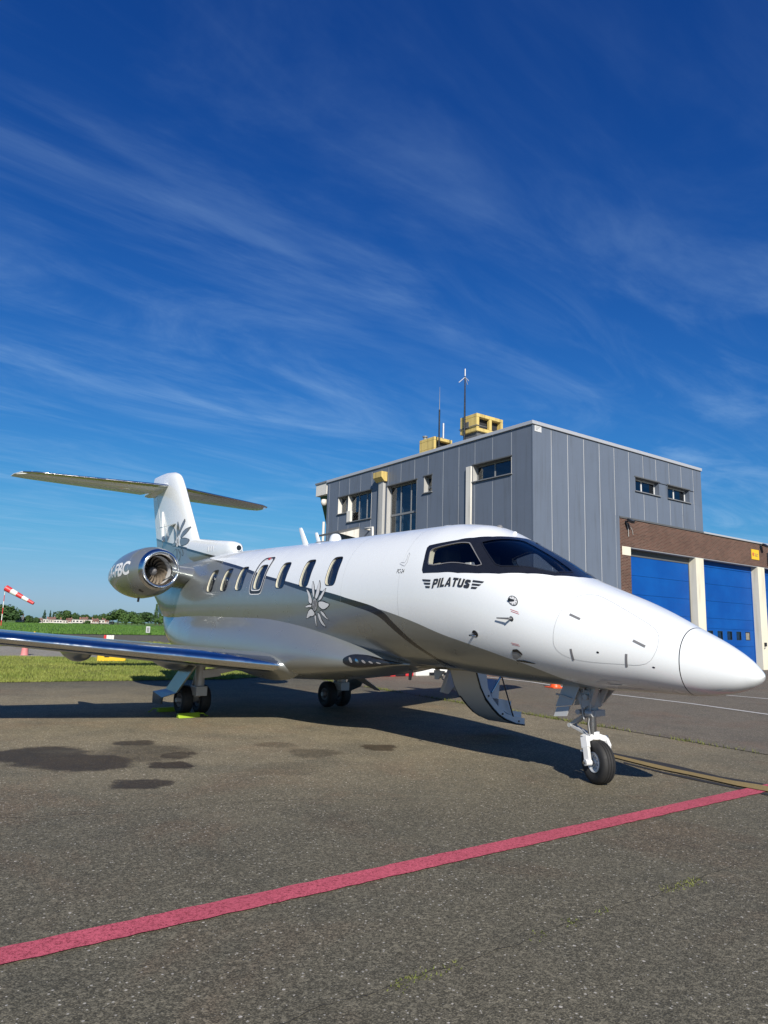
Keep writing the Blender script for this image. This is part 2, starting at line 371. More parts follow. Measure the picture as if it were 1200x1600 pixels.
taperline('black_overpaint_marking', [(2.95, 10.2), (3.24, 9.67), (3.67, 9.02), (3.95, 8.35), (4.29, 7.98), (5.6, 5.9)], [(2.98, 9.9), (3.24, 9.36), (3.56, 8.75), (3.86, 8.17), (4.18, 7.93), (5.5, 5.9)], 0.006, MAT['black_line'])
taperline('yellow_line_marking', [(2.98, 9.85), (3.24, 9.33), (3.54, 8.72), (3.96, 8.08), (4.16, 7.9), (5.45, 5.85)], [(2.9, 9.7), (3.17, 9.1), (3.36, 8.66), (3.59, 8.33), (3.87, 7.82), (4.07, 7.57), (5.2, 5.75)], 0.016, MAT['yellow_line'])
taperline('black_overpaint_marking', [(3.1, 9.1), (3.38, 8.49), (3.55, 8.29), (3.85, 7.79), (4.05, 7.53), (5.15, 5.7)], [(3.07, 9.0), (3.34, 8.4), (3.49, 8.16), (3.81, 7.71), (3.99, 7.43), (5.05, 5.65)], 0.006, MAT['black_line'])
line('white_line_marking', [(-3, 36), (3.75, 24.92), (4.91, 23.01), (6.26, 19.22), (7.5, 17.14), (8.27, 15.2), (11, 9)], .13, 0.012, MAT['white_line'], kind='structure')
line('white_line_marking', [(6.2, 24.2), (9.7, 20.02), (10.45, 19.16), (15, 13.6)], .13, 0.012, MAT['white_line'], kind='structure')

def crack(name, pts, w0, mat, amp, n=160):
    pts = [Vector(p) for p in pts]; L = []; R_ = []; off = 0
    for i in range(n+1):
        t = i/n*(len(pts)-1); k = min(int(t), len(pts)-2); a, b = pts[k], pts[k+1]; d = (b-a).normalized(); q = Vector((-d.y, d.x)); off = off*.86+random.uniform(-amp, amp); w_ = w0*random.uniform(.25, 1.1); p = a+(b-a)*(t-k)+q*off; L.append(tuple(p+q*w_/2)); R_.append(tuple(p-q*w_/2))
    mb = MB(); mb.add([(x, y, .0035) for x, y in L]+[(x, y, .0035) for x, y in R_], [(i, i+1, n+2+i, n+1+i) for i in range(n)]); return mb.build(name, mat, kind='structure')
MAT['crack'] = simple('crack_dirt', (.022, .020, .016), .95)
crack('pavement_crack', [(-.9, 2.7), (.06, 3.35), (1.2, 4.2), (2.35, 5.05), (3.6, 6.0)], .006, MAT['crack'], .012)
crack('pavement_crack', [(-4.2, 5.4), (-2.6, 5.9), (-1.2, 6.5), (.4, 6.9)], .006, MAT['crack'], .03)
o_ = crack('pavement_joint', [tuple(JA-JD*21), tuple(JA-JD*8), tuple(JA), tuple(JA+JD*4), tuple(JA+JD*9)], .035, MAT['crack'], .006, 260); o_.location.z = .003
# grass blades, crops and weeds: nobody could count them
def blades(name, pts, hmin, hmax, wd, mat, lean=.35):
    pts = np.asarray(pts, float); n = len(pts); ang = RNG.uniform(0, 2*PI, n); hh = RNG.uniform(hmin, hmax, n); la = RNG.uniform(0, 2*PI, n); ll = RNG.uniform(0, lean, n)*hh
    ww = wd*RNG.uniform(.6, 1.3, n); dx = np.stack([np.cos(ang), np.sin(ang), 0*ang], 1)*ww[:, None]/2
    tip = pts+np.stack([np.cos(la)*ll, np.sin(la)*ll, hh], 1)
    v = np.empty((n*3, 3)); v[0::3] = pts-dx; v[1::3] = pts+dx; v[2::3] = tip
    me = bpy.data.meshes.new(name); me.vertices.add(n*3); me.vertices.foreach_set('co', v.ravel()); me.loops.add(n*3); me.loops.foreach_set('vertex_index', np.arange(n*3, dtype=np.int32))
    me.polygons.add(n); me.polygons.foreach_set('loop_start', np.arange(0, n*3, 3, dtype=np.int32)); me.polygons.foreach_set('loop_total', np.full(n, 3, dtype=np.int32)); me.update(); me.validate()
    me.materials.append(mat); return link(name, me, kind='stuff')
def inside(P, poly):
    x, y = P[:, 0], P[:, 1]; r = np.zeros(len(P), bool); n = len(poly)
    for i in range(n):
        x1, y1 = poly[i]; x2, y2 = poly[(i+1) % n]
        c = ((y1 > y) != (y2 > y)) & (x < (x2-x1)*(y-y1)/((y2-y1) if y2 != y1 else 1e-9)+x1); r ^= c
    return r
P = RNG.uniform((-22, 10), (-3, 32), (230000, 2)); P = P[inside(P, LAWN)]; P = P[(P[:, 0]/P[:, 1] > -.75)]
kk = np.sin(P[:, 0]*1.9+np.cos(P[:, 1]*1.3))*np.sin(P[:, 1]*1.7+.8*np.sin(P[:, 0]*2.3)); P = P[RNG.uniform(0, 1, len(P)) < .62+.38*kk]
E_ = np.array([tuple(Vector((-13, 15.2)).lerp(Vector((-4.2, 20.65)), t)) for t in RNG.uniform(0, 1, 9000)])+RNG.normal(0, .10, (9000, 2)); P = np.r_[P, E_]
blades('lawn_grass', np.c_[P, np.full(len(P), .014)], .03, .085, .016, MAT['blade'], .9)
P = RNG.uniform((-50, 20), (-13, 57), (60000, 2)); P = P[inside(P, STRIP)]
blades('verge_grass', np.c_[P, np.full(len(P), .012)], .05, .14, .03, MAT['blade'], .6)
nB = 90000; uu = RNG.uniform(-60, 95, nB); vv = 250*RNG.uniform(0, 1, nB)**1.7
PX = FO.x+FX.x*uu+FN.x*vv; PY = FO.y+FX.y*uu+FN.y*vv; ok = (PX/PY > -.62) & (PX/PY < -.12); PX, PY = PX[ok], PY[ok]
blades('crop_rows', np.c_[PX, PY, [gz(a, b)+.04 for a, b in zip(PX, PY)]], .16, .30, .12, MAT['cropblade'], .4)
wp = []
for i in range(5200):
    t = random.uniform(-21, 5.6); dens = .5+.5*math.sin(t*1.3+2*math.sin(t*.7))
    if 0.2 < t and random.random() > .25: continue
    if random.random() < dens:
        p = JA+JD*t+Vector((-JD.y, JD.x))*random.gauss(0, .045); wp.append((p.x, p.y, .002))
wp2 = []
for i in range(900):
    t = random.random(); a = (Vector((.06, 3.35))*(1-t)+Vector((2.35, 5.05))*t); dens = max(0, math.sin(t*17+math.sin(t*41)))
    if random.random() < dens**2: wp2.append((a.x+random.gauss(0, .022), a.y+random.gauss(0, .03), .0))
blades('joint_weeds', wp, .02, .075, .014, MAT['weed'], 1.2)
blades('crack_moss', wp2, .005, .015, .009, MAT['weed'], 1.6)
wp = []
for i in range(900):
    t = random.uniform(0, 1); p = Vector((-4.6, 22.0))*(1-t)+Vector((3.2, 26.6))*t
    if math.sin(t*23)+math.sin(t*57) > -.3: wp.append((p.x+random.gauss(0, .12), p.y+random.gauss(0, .12), .003))
blades('apron_weeds', wp, .03, .1, .03, MAT['weed'], .8)
# ------------------------------------------------------------------ the aircraft (local axes: x aft from the nose wheel, y to starboard, z up)
AC = empty('business_jet', (2.3726, 7.7661, 0), math.radians(127.98), label='white and silver twin-engine business jet parked on the apron with its airstair down', cat='airplane')
ST0 = np.array([
[-1.77,1.24,1.24,0.0],[-1.74,1.281,1.189,0.075],[-1.64,1.386,1.117,0.15],[-1.45,1.513,1.055,0.25],[-1.17,1.658,1.012,0.37],
[-0.7,1.89,1.004,0.54],[-0.2,2.088,0.99,0.69],[0.1,2.208,0.992,0.76],[0.5,2.453,0.995,0.835],[1.0,2.713,1.01,0.895],[1.5,2.926,1.03,0.93],
[2.1,2.991,1.07,0.95],[3.0,2.998,1.075,0.955],[5.0,3.01,0.99,0.955],[7.5,3.05,0.99,0.955],[8.5,3.07,1.0,0.94],[9.5,3.04,1.06,0.88],
[10.5,3.0,1.14,0.77],[11.5,2.97,1.42,0.62],[12.5,2.93,1.95,0.45],[13.3,2.89,2.3,0.3],[13.9,2.85,2.56,0.17],[14.1,2.78,2.64,0.08]])
def pchip(x, y):
    h = np.diff(x); dl = np.diff(y)/h; m = np.zeros(len(x))
    for i in range(1, len(x)-1):
        if dl[i-1]*dl[i] > 0:
            w1 = 2*h[i]+h[i-1]; w2 = h[i]+2*h[i-1]; m[i] = (w1+w2)/(w1/dl[i-1]+w2/dl[i])
    m[0] = dl[0]; m[-1] = dl[-1]
    def f(q):
        q = np.clip(np.asarray(q, float), x[0], x[-1]); i = np.clip(np.searchsorted(x, q)-1, 0, len(x)-2); t = (q-x[i])/h[i]
        return y[i]*(1+2*t)*(1-t)**2+h[i]*m[i]*t*(1-t)**2+y[i+1]*t*t*(3-2*t)+h[i]*m[i+1]*t*t*(t-1)
    return f
fT, fB, fW = (pchip(ST0[:, 0], ST0[:, i]) for i in (1, 2, 3))
NE = 2.15
def fpt(d, ph):
    d = np.asarray(d, float); ph = np.asarray(ph, float); T, B, W = fT(d), fB(d), fW(d); zm = B+(T-B)*.48
    c, s = np.cos(ph), np.sin(ph)
    return np.stack([d+0*ph, np.sign(c)*np.abs(c)**(2/NE)*W, zm+np.where(s > 0, T-zm, zm-B)*np.sign(s)*np.abs(s)**(2/NE)], -1)
def fnorm(d, ph):
    e = 2e-3; d = np.asarray(d, float); ph = np.asarray(ph, float)
    # parametrised by an even angle to stay regular at the four poles
    a = fpt(np.maximum(d-e, -1.768), ph); b = fpt(d+e, ph); p0 = fpt(d, ph-.02); p1 = fpt(d, ph+.02)
    n = np.cross(b-a, p1-p0); n /= np.maximum(np.linalg.norm(n, axis=-1, keepdims=True), 1e-9)
    out = fpt(d, ph)-np.stack([d+0*ph, 0*ph, (fT(d)+fB(d))/2+0*ph], -1)
    return n*np.sign((n*out).sum(-1, keepdims=True)+1e-12)
def fsurf(off=0.0):
    def f(P):
        P = np.asarray(P, float); return fpt(P[:, 0], P[:, 1])+fnorm(P[:, 0], P[:, 1])*off
    return f
def phi_of(d, z, port=False):
    T, B = float(fT(d)), float(fB(d)); zm = B+(T-B)*.48
    q = (z-zm)/(T-zm) if z > zm else (z-zm)/(zm-B); q = max(-1, min(1, q)); a = math.asin(math.copysign(abs(q)**(NE/2), q))
    return PI-a if port else a
def mir(poly): return [(d, PI-p) for d, p in poly]
def densify(poly, step=.05, closed=True):
    out = []; n = len(poly)
    for i in range(n if closed else n-1):
        a, b = poly[i], poly[(i+1) % n]; k = max(1, int(math.hypot(b[0]-a[0], b[1]-a[1])/step))
        out += [(a[0]+(b[0]-a[0])*j/k, a[1]+(b[1]-a[1])*j/k) for j in range(k)]
    if not closed: out.append(poly[-1])
    return out
def rounded(poly, it=2, q=.22):
    for _ in range(it):
        o = []
        for i in range(len(poly)):
            a, b = poly[i], poly[(i+1) % len(poly)]
            o += [(a[0]+(b[0]-a[0])*q, a[1]+(b[1]-a[1])*q), (b[0]+(a[0]-b[0])*q, b[1]+(a[1]-b[1])*q)]
        poly = o
    return poly
def oval(dc, zc, w_, h_, ex, port=False, n=40):
    o = []
    for i in range(n):
        a = 2*PI*i/n; c, s = math.cos(a), math.sin(a)
        d = dc+math.copysign(abs(c)**(2/ex), c)*w_/2; z = zc+math.copysign(abs(s)**(2/ex), s)*h_/2
        o.append((d, phi_of(d, z, port)))
    return o
WIN_D = [3.9, 4.64, 5.385, 6.16, 6.86, 7.48, 8.1]
WINZ, WINW, WINH = 2.385, .29, .44
SIDEP = rounded([(1.795, .352), (1.852, .574), (1.825, .625), (1.32, .825), (1.279, .802), (.953, .555)], 2, .12)
WSP = rounded([(1.196, .915), (1.154, .988), (.955, 1.402), (.904, 1.478), (.186, 1.478), (.255, 1.11), (.807, .64)], 2, .1)
FRM_H = [(.065, PI/2), (.09, 1.374), (.225, 1.05), (.45, .78), (.745, .555), (1.0, .44), (1.287, .335), (1.6, .285), (1.86, .258), (1.89, .30), (1.907, .45), (1.951, .64), (1.93, .68), (1.865, .70), (1.7, .752), (1.517, .819), (1.331, .942), (1.24, 1.05), (1.163, 1.145), (1.09, 1.30), (1.05, 1.42), (1.03, PI/2)]
FRAME = FRM_H + mir(FRM_H[1:-1])[::-1]
DOORH = [(2.62, 1.14), (3.36, 1.14), (3.36, 2.6), (2.62, 2.6)]
DOOR = []
for i in range(4):
    a, b = DOORH[i], DOORH[(i+1) % 4]
    DOOR += [(a[0]+(b[0]-a[0])*k/10, phi_of(a[0]+(b[0]-a[0])*k/10, a[1]+(b[1]-a[1])*k/10, True)) for k in range(10)]
SB = [(1.70, -1.571), (1.82, -1.2), (1.971, -.931), (2.068, -.797), (2.189, -.645), (2.327, -.477), (2.466, -.336), (2.577, -.235), (2.698, -.175), (2.859, -.124), (3.074, -.08), (3.487, -.004), (3.94, .075), (4.546, .168), (4.756, .208), (5.546, .333), (5.917, .392), (6.444, .492), (6.965, .598), (8.046, .799), (8.454, .87), (9.0, 1.0), (9.45, 1.17), (9.75, 1.40), (9.8, 1.571)]
SL = [(1.80, -1.571), (1.92, -1.25), (2.036, -1.012), (2.09, -.9), (2.207, -.759), (2.352, -.6), (2.509, -.448), (2.66, -.318), (2.74, -.272), (2.914, -.209), (3.191, -.146), (3.533, -.069), (3.983, .014), (4.54, .104), (4.791, .149), (5.513, .277), (5.875, .335), (6.439, .43), (6.895, .525), (7.919, .711), (8.425, .815), (9.0, .95), (9.45, 1.12), (9.78, 1.38), (9.86, 1.571)]
WA = [(-.62, -1.571), (-.3, -1.28), (.061, -.97), (.249, -.80), (.398, -.71), (.542, -.66), (.718, -.617), (.938, -.567), (1.283, -.512), (1.433, -.49), (1.729, -.422), (2.048, -.334), (2.4, -.237), (2.69, -.172)]
def interp(tab, d): return np.interp(d, [a for a, _ in tab], [b for _, b in tab], left=-9, right=9)
def smooth_tab(tab):
    f = pchip(np.array([a for a, _ in tab]), np.array([b for _, b in tab])); n = int((tab[-1][0]-tab[0][0])/.04)
    return [(float(d), float(f(d))) for d in np.linspace(tab[0][0], tab[-1][0], n)]
SB, SL, WA = smooth_tab(SB), smooth_tab(SL), smooth_tab(WA)
def pip(P, poly): return inside(P, poly)
def paint_of(d, ph):
    ps = np.where(ph > PI/2, PI-ph, ph); b = interp(SB, d); l_ = interp(SL, d); a = np.where(d < 2.695, np.interp(d, [x for x, _ in WA], [y for _, y in WA], left=-9, right=-9), -9)
    m = np.ones(len(d), int)
    m[ps > np.maximum(a, b)] = 0
    m[(ps <= b) & (ps > l_)] = 2
    return m
FM = [MAT['white'], MAT['silver'], MAT['stripe'], MAT['black']]
def param_mesh(name, d0, d1, nd, nphi, cons, holes, parent, mats, paint=None, off=0.0, flip=False, lines=()):
    ds = np.linspace(d0, d1, nd); ps = np.linspace(-PI/2, 3*PI/2, nphi)
    K = 1.0
    pts = []; edges = []; seg = []
    def addline(l, closed):
        b = len(pts); pts.extend([(max(d0, min(d1, a)), c*K) for a, c in l]); n = len(l)
        for i in range(n if closed else n-1): edges.append((b+i, b+(i+1) % n))
    for pl in cons: addline(densify(pl, .05), True)
    for ln in lines: addline([q for q in ln if d0 <= q[0] <= d1], False)
    bd = [(a, -PI/2) for a in ds]+[(d1, b) for b in ps[1:]]+[(a, 3*PI/2) for a in ds[::-1][1:]]+[(d0, b) for b in ps[::-1][1:-1]]
    C = np.array(pts) if pts else np.zeros((0, 2))
    b = len(pts); pts.extend([(a, c*K) for a, c in bd])
    for i in range(len(bd)): edges.append((b+i, b+(i+1) % len(bd)))
    G = np.array([(a, c) for a in ds[1:-1] for c in ps[1:-1]])
    if len(C):
        keep = np.ones(len(G), bool)
        for i in range(0, len(G), 800):
            D2 = ((G[i:i+800, None, :]-C[None])**2).sum(-1).min(1); keep[i:i+800] = D2 > .022**2
        G = G[keep]
    pts.extend([tuple(g) for g in G])
    vs, _, fs, *_ = delaunay_2d_cdt([Vector(p) for p in pts], edges, [], 0, 1e-5)
    V = np.array([tuple(v) for v in vs]); F_ = [tuple(f) for f in fs if len(f) == 3]
    cen = np.array([V[list(f)].mean(0) for f in F_]); keep = np.ones(len(F_), bool)
    for h in holes: keep &= ~pip(cen, h)
    mi = paint(cen[:, 0], cen[:, 1]) if paint is not None else np.zeros(len(F_), int)
    X = fsurf(off)(V); nrm = fnorm(V[:, 0], V[:, 1])*(-1 if flip else 1)
    faces = [f for f, k in zip(F_, keep) if k]; mi = mi[keep]
    a, b_, c = (X[[f[i] for f in faces]] for i in range(3)); gn = np.cross(b_-a, c-a); fn = (gn*nrm[[f[0] for f in faces]]).sum(1)
    faces = [f if s > 0 else f[::-1] for f, s in zip(faces, fn)]
    used = np.unique(np.array(faces).ravel()); rm = -np.ones(len(X), int); rm[used] = np.arange(len(used)); X = X[used]; nrm = nrm[used]
    faces = [tuple(int(rm[i]) for i in f) for f in faces]
    me = bpy.data.meshes.new(name); me.from_pydata([tuple(x) for x in X], [], faces); me.update()
    for mt in mats: me.materials.append(mt)
    me.polygons.foreach_set('material_index', mi.astype(np.int32)); me.polygons.foreach_set('use_smooth', np.ones(len(faces), bool))
    me.normals_split_custom_set_from_vertices([tuple(n) for n in nrm])
    return link(name, me, parent)
holes = []
for port in (False, True):
    for i, d in enumerate(WIN_D): holes.append(oval(d, WINZ, WINW, WINH, 4.2, port))
holes += [SIDEP, mir(SIDEP), WSP, mir(WSP), DOOR]
holes = [densify(h, .05) for h in holes]
def fus_paint(d, ph):
    m = paint_of(d, ph); m[pip(np.stack([d, ph], 1), FRAME)] = 3; return m
lines = [SB, SL, WA]; lines = lines+[mir(l_) for l_ in lines]
fus = param_mesh('fuselage', -1.162, 14.1, 190, 90, holes+[FRAME], holes, AC, FM, fus_paint, 0, False, lines)
lin = param_mesh('cabin_lining', .1, 8.6, 70, 48, holes, holes, AC, [MAT['interior']], None, -.035, True)
# radome, with its own joint
def radome():
    mb = MB(); ds = [-1.77+.6*((i/26)**1.9) for i in range(27)]; ds[-1] = -1.17; n = 64
    P = [fpt(np.full(n, max(d, -1.7698)), np.linspace(-PI/2, 3*PI/2, n, endpoint=False)) for d in ds]
    vs = [tuple(v) for R in P for v in R]; fs = [(i*n+k, i*n+(k+1) % n, (i+1)*n+(k+1) % n, (i+1)*n+k) for i in range(26) for k in range(n)]
    mb.add(vs, fs, 0, True); mb.add(list(P[0]), [tuple(range(n))], 0, True)
    o = mb.build('radome', MAT['white'], AC); bm = bmesh.new(); bm.from_mesh(o.data); bmesh.ops.remove_doubles(bm, verts=bm.verts, dist=2e-4); bmesh.ops.recalc_face_normals(bm, faces=bm.faces); bm.to_mesh(o.data); bm.free()
    s = MB(); a = fpt(np.full(n, -1.175), np.linspace(-PI/2, 3*PI/2, n, endpoint=False)); b = fpt(np.full(n, -1.157), np.linspace(-PI/2, 3*PI/2, n, endpoint=False)); c0 = np.array([0, 0, 1.335])
    a = a+(c0-a)*[0, .012, .012]; b = b+(c0-b)*[0, .012, .012]
    s.add([tuple(v) for v in a]+[tuple(v) for v in b], [(k, (k+1) % n, n+(k+1) % n, n+k) for k in range(n)], 0, True); s.build('radome_seam', MAT['black'], AC)
radome()

# decals and panes: flat outlines cut on a grid and laid on the skin
def outward(p): return Vector((0, p.y, p.z-2.0)) if abs(p.y) < 1.05 else Vector((0, math.copysign(1, p.y), 0))
def patch(name, polys, mapf, mats, parent, stepx=.06, stepy=.06, mis=None, thick=None, smooth=True):
    bm = bmesh.new()
    for i, p in enumerate(polys):
        vs = [bm.verts.new((a, b, 0)) for a, b in p]
        try: f = bm.faces.new(vs)
        except ValueError: continue
        if mis: f.material_index = mis[i]
    bmesh.ops.triangulate(bm, faces=bm.faces)
    xs = [v.co.x for v in bm.verts]; ys = [v.co.y for v in bm.verts]
    for ax, st, lo, hi in ((0, stepx, min(xs), max(xs)), (1, stepy, min(ys), max(ys))):
        k = math.floor(lo/st)+1
        while k*st < hi:
            co = [0, 0, 0]; co[ax] = k*st; no = [0, 0, 0]; no[ax] = 1
            bmesh.ops.bisect_plane(bm, geom=bm.verts[:]+bm.edges[:]+bm.faces[:], plane_co=co, plane_no=no, dist=1e-6); k += 1
    V = np.array([(v.co.x, v.co.y) for v in bm.verts]); X = mapf(V)
    for v, x in zip(bm.verts, X): v.co = x
    bm.normal_update()
    fl = [f for f in bm.faces if f.normal.dot(outward(f.calc_center_median())) < 0]
    if fl: bmesh.ops.reverse_faces(bm, faces=fl)
    me = bpy.data.meshes.new(name); bm.to_mesh(me); bm.free()
    for mt in (mats if isinstance(mats, (list, tuple)) else [mats]): me.materials.append(mt)
    if smooth: me.polygons.foreach_set('use_smooth', np.ones(len(me.polygons), bool))
    return link(name, me, parent)
def shrink(poly, dx, dy):
    cx = sum(p[0] for p in poly)/len(poly); cy = sum(p[1] for p in poly)/len(poly)
    wx = max(abs(p[0]-cx) for p in poly); wy = max(abs(p[1]-cy) for p in poly)
    return [(cx+(p[0]-cx)*(1+dx/wx), cy+(p[1]-cy)*(1+dy/wy)) for p in poly]
def ring(name, inner, outer, mapf, mat, parent):
    n = len(inner); X = mapf(np.array(inner+outer)); mb = MB()
    mb.add(X, [(i, (i+1) % n, n+(i+1) % n, n+i) for i in range(n)], 0, True); return mb.build(name, mat, parent)
for port in (False, True):
    mm = (lambda q: mir(q)) if port else (lambda q: q)
    for i, d in enumerate(WIN_D):
        o = oval(d, WINZ, WINW, WINH, 4.2, port); n = len(o); S0 = fsurf(.001)(np.array(o)); S1 = fsurf(0)(np.array(shrink(o, -.012, -.012)))
        sg = -1 if port else 1
        X1 = S0.copy(); X2 = S1.copy(); X2[:, 1] -= sg*.036; X2[:, 2] -= .0
        mb = MB(); mb.add(list(X1)+list(X2), [(k, (k+1) % n, n+(k+1) % n, n+k) for k in range(n)], 0, True)
        rv = mb.build('cabin_window', MAT['cream'], AC)
        mb = MB(); mb.add(list(X2), [tuple(range(n))], 0); mb.build('dim_cabin_sheet', MAT['dim_cabin'], rv)  # opaque navy sheet stands in for the dim cabin behind the glass
        ring('gasket', shrink(o, -.010, -.010), shrink(o, .004, .004), fsurf(.002), MAT['black'], rv)
        patch('pane', [o], fsurf(-.012), MAT['glass'], rv)
    o = densify(mm(SIDEP), .05); n = len(o); X1 = fsurf(-.002)(np.array(o)); X2 = X1.copy(); X2[:, 1] -= (-1 if port else 1)*.075; mb = MB(); mb.add(list(X1)+list(X2), [(k, (k+1) % n, n+(k+1) % n, n+k) for k in range(n)], 0, True); mb.build('window_reveal', MAT['cream'], AC)
    for nm, pl, mt in (('windshield', WSP, 'wsglass'), ('side_window', SIDEP, 'glass')):
        pn = patch(nm, [mm(pl)], fsurf(-.006), MAT[mt], AC)
        pd = densify(mm(pl), .03); ring('window_seal', shrink(pd, -.012, -.014), shrink(pd, .004, .004), fsurf(.006), MAT['seam'] if nm == 'side_window' else MAT['black'], pn)
# emergency exit outline, panel seams
EXO = rounded([(6.335, .80), (5.955, .81), (5.945, .216), (6.0, .1), (6.37, .1), (6.412, .162), (6.418, .411), (6.40, .7)], 2, .15)
for port in (False, True):
    q = densify(mir(EXO) if port else EXO, .02)
    ex = ring('emergency_exit', shrink(q, -.046, -.050), q, fsurf(.004), MAT['dark_decal'], AC)
    ring('exit_trim', q, shrink(q, .010, .012), fsurf(.0045), MAT['whitelet'], ex)
    ring('exit_trim', shrink(q, -.058, -.064), shrink(q, -.046, -.050), fsurf(.0045), MAT['whitelet'], ex)
    hd = [(6.13, .735), (6.21, .735), (6.21, .79), (6.13, .79)]; patch('exit_handle', [mir(hd) if port else hd], fsurf(.006), MAT['red_decal'], ex)
def seamline(name, pts, wd, closed, parent, mat='seam', off=.0025):
    pts = densify(pts, .04, closed); P_ = np.array(pts); n = len(P_); X = fsurf(off)(P_); N0 = fnorm(P_[:, 0], P_[:, 1]); mb = MB(); vs = []
    for i in range(n):
        a = X[(i-1) % n if closed else max(i-1, 0)]; b = X[(i+1) % n if closed else min(i+1, n-1)]; t = b-a; t /= max(np.linalg.norm(t), 1e-9); q = np.cross(t, N0[i]); vs += [X[i]+q*wd/2, X[i]-q*wd/2]
    mb.add(vs, [(2*i, 2*((i+1) % n), 2*((i+1) % n)+1, 2*i+1) for i in range(n if closed else n-1)], 0, True); return mb.build(name, MAT[mat], parent)
NPAN = rounded([(.002, -.09), (-.019, .171), (-.07, .504), (-.135, .823), (-.27, 1.014), (-.395, 1.001), (-.709, .831), (-.914, .714), (-.981, .562), (-.993, .328), (-.977, .101), (-.915, -.155), (-.811, -.279), (-.693, -.31), (-.519, -.35), (-.341, -.373), (-.16, -.363), (-.058, -.30), (-.009, -.21)], 1, .25)
for port in (False, True):
    mm = (lambda q: mir(q)) if port else (lambda q: q)
    bay = seamline('baggage_panel', mm(NPAN), .0028, True, AC, 'decal_mid')
    for a, b in (((-.15, .398), (-.264, .363)), ((-.777, .223), (-.885, .17)), ((-.182, -.172), (-.186, -.391)), ((-.719, -.068), (-.703, -.364))):
        seamline('latch', mm([a, b]), .022, False, bay, 'seam', .004)
    for c in ((-.451, -.146), (-.949, -.244)):
        patch('static_port', [mm([(c[0]+.013*math.cos(t*PI/6), c[1]+.02*math.sin(t*PI/6)) for t in range(12)])], fsurf(.003), MAT['black'], AC)
    # skin joints down the body
for d in (2.3, 3.58, 8.75, 10.35):
    seamline('skin_joint', [(d, -1.5+3.0*k/30) for k in range(31)], .002, False, AC, 'decal_mid', .0015)
# lettering and flower emblem
def glyphs(txt, shear=0., bold=0.):
    cu = bpy.data.curves.new('lettering', 'FONT'); cu.body = txt; cu.shear = shear; cu.offset = bold; cu.size = 1.0; cu.resolution_u = 5
    ob = bpy.data.objects.new('lettering', cu); COL.objects.link(ob); dg = bpy.context.evaluated_depsgraph_get(); dg.update()
    me = bpy.data.meshes.new_from_object(ob.evaluated_get(dg)); V = np.array([tuple(v.co[:2]) for v in me.vertices]); F_ = [tuple(p.vertices) for p in me.polygons]
    bpy.data.objects.remove(ob); bpy.data.curves.remove(cu); bpy.data.meshes.remove(me); return V, F_
def lettering(name, txt, mapf, mat, parent, shear=0., bold=0., step=.12):
    V, F_ = glyphs(txt, shear, bold); lo, hi = V.min(0), V.max(0); V = (V-lo)/(hi-lo)
    o = patch(name, [[tuple(V[i]) for i in f] for f in F_], mapf, mat, parent, step, step*2); return o
def quadmap(bl, br, tl, tr, S):
    bl, br, tl, tr = map(np.array, (bl, br, tl, tr))
    def f(V):
        u, v = V[:, :1], V[:, 1:]; return S(bl*(1-u)*(1-v)+br*u*(1-v)+tl*(1-u)*v+tr*u*v)
    return f
# the maker's word mark between two sets of three bars (both sides; it reads nose-ward on starboard)
GL = {'P': (.68, [[(0, 0), (.25, 0), (.25, 1), (0, 1)], [(.25, .80), (.48, .80), (.48, 1), (.25, 1)], [(.25, .36), (.48, .36), (.48, .56), (.25, .56)], [(.44, .36), (.58, .39), (.67, .48), (.70, .60), (.70, .78), (.67, .89), (.58, .97), (.44, 1)]]),
 'I': (.25, [[(0, 0), (.25, 0), (.25, 1), (0, 1)]]), 'L': (.56, [[(0, 0), (.25, 0), (.25, 1), (0, 1)], [(.25, 0), (.58, 0), (.58, .22), (.25, .22)]]),
 'A': (.78, [[(0, 0), (.25, 0), (.44, .78), (.30, 1)], [(.54, 0), (.80, 0), (.52, 1), (.30, 1), (.42, .70)], [(.17, .20), (.60, .20), (.56, .38), (.21, .38)]]),
 'T': (.66, [[(0, .78), (.68, .78), (.68, 1), (0, 1)], [(.21, 0), (.46, 0), (.46, .78), (.21, .78)]]),
 'U': (.70, [[(0, .25), (.25, .25), (.25, 1), (0, 1)], [(.47, .25), (.72, .25), (.72, 1), (.47, 1)], [(0, .25), (.03, .12), (.12, .03), (.25, 0), (.47, 0), (.60, .03), (.69, .12), (.72, .25), (.47, .25), (.43, .21), (.29, .21), (.25, .25)]]),
 'S': (.68, [[(.20, 1), (.08, .95), (0, .84), (0, .64), (.07, .54), (.20, .48), (.44, .41), (.44, .24), (.40, .2), (.26, .2), (.24, .30), (0, .30), (.02, .12), (.10, .03), (.22, 0), (.50, 0), (.62, .05), (.69, .15), (.69, .40), (.62, .52), (.50, .57), (.25, .64), (.25, .78), (.29, .81), (.42, .81), (.45, .72), (.68, .72), (.66, .88), (.60, .96), (.48, 1)]])}
def bold_word(name, word, mapf, mat, parent, gap=.10, shear=.2):
    x = 0; polys = []
    for ch in word:
        w_, pl = GL[ch]; polys += [[(x+a+shear*b, b) for a, b in p] for p in pl]; x += w_+gap
    W_ = x-gap+shear
    return patch(name, [[(a/W_, b) for a, b in p] for p in polys], mapf, mat, parent, .06, .5)
bold_word('maker_lettering', 'PILATUS', quadmap((1.665, .094), (1.06, .208), (1.665, .197), (1.06, .318), fsurf(.008)), MAT['dark_decal'], AC)
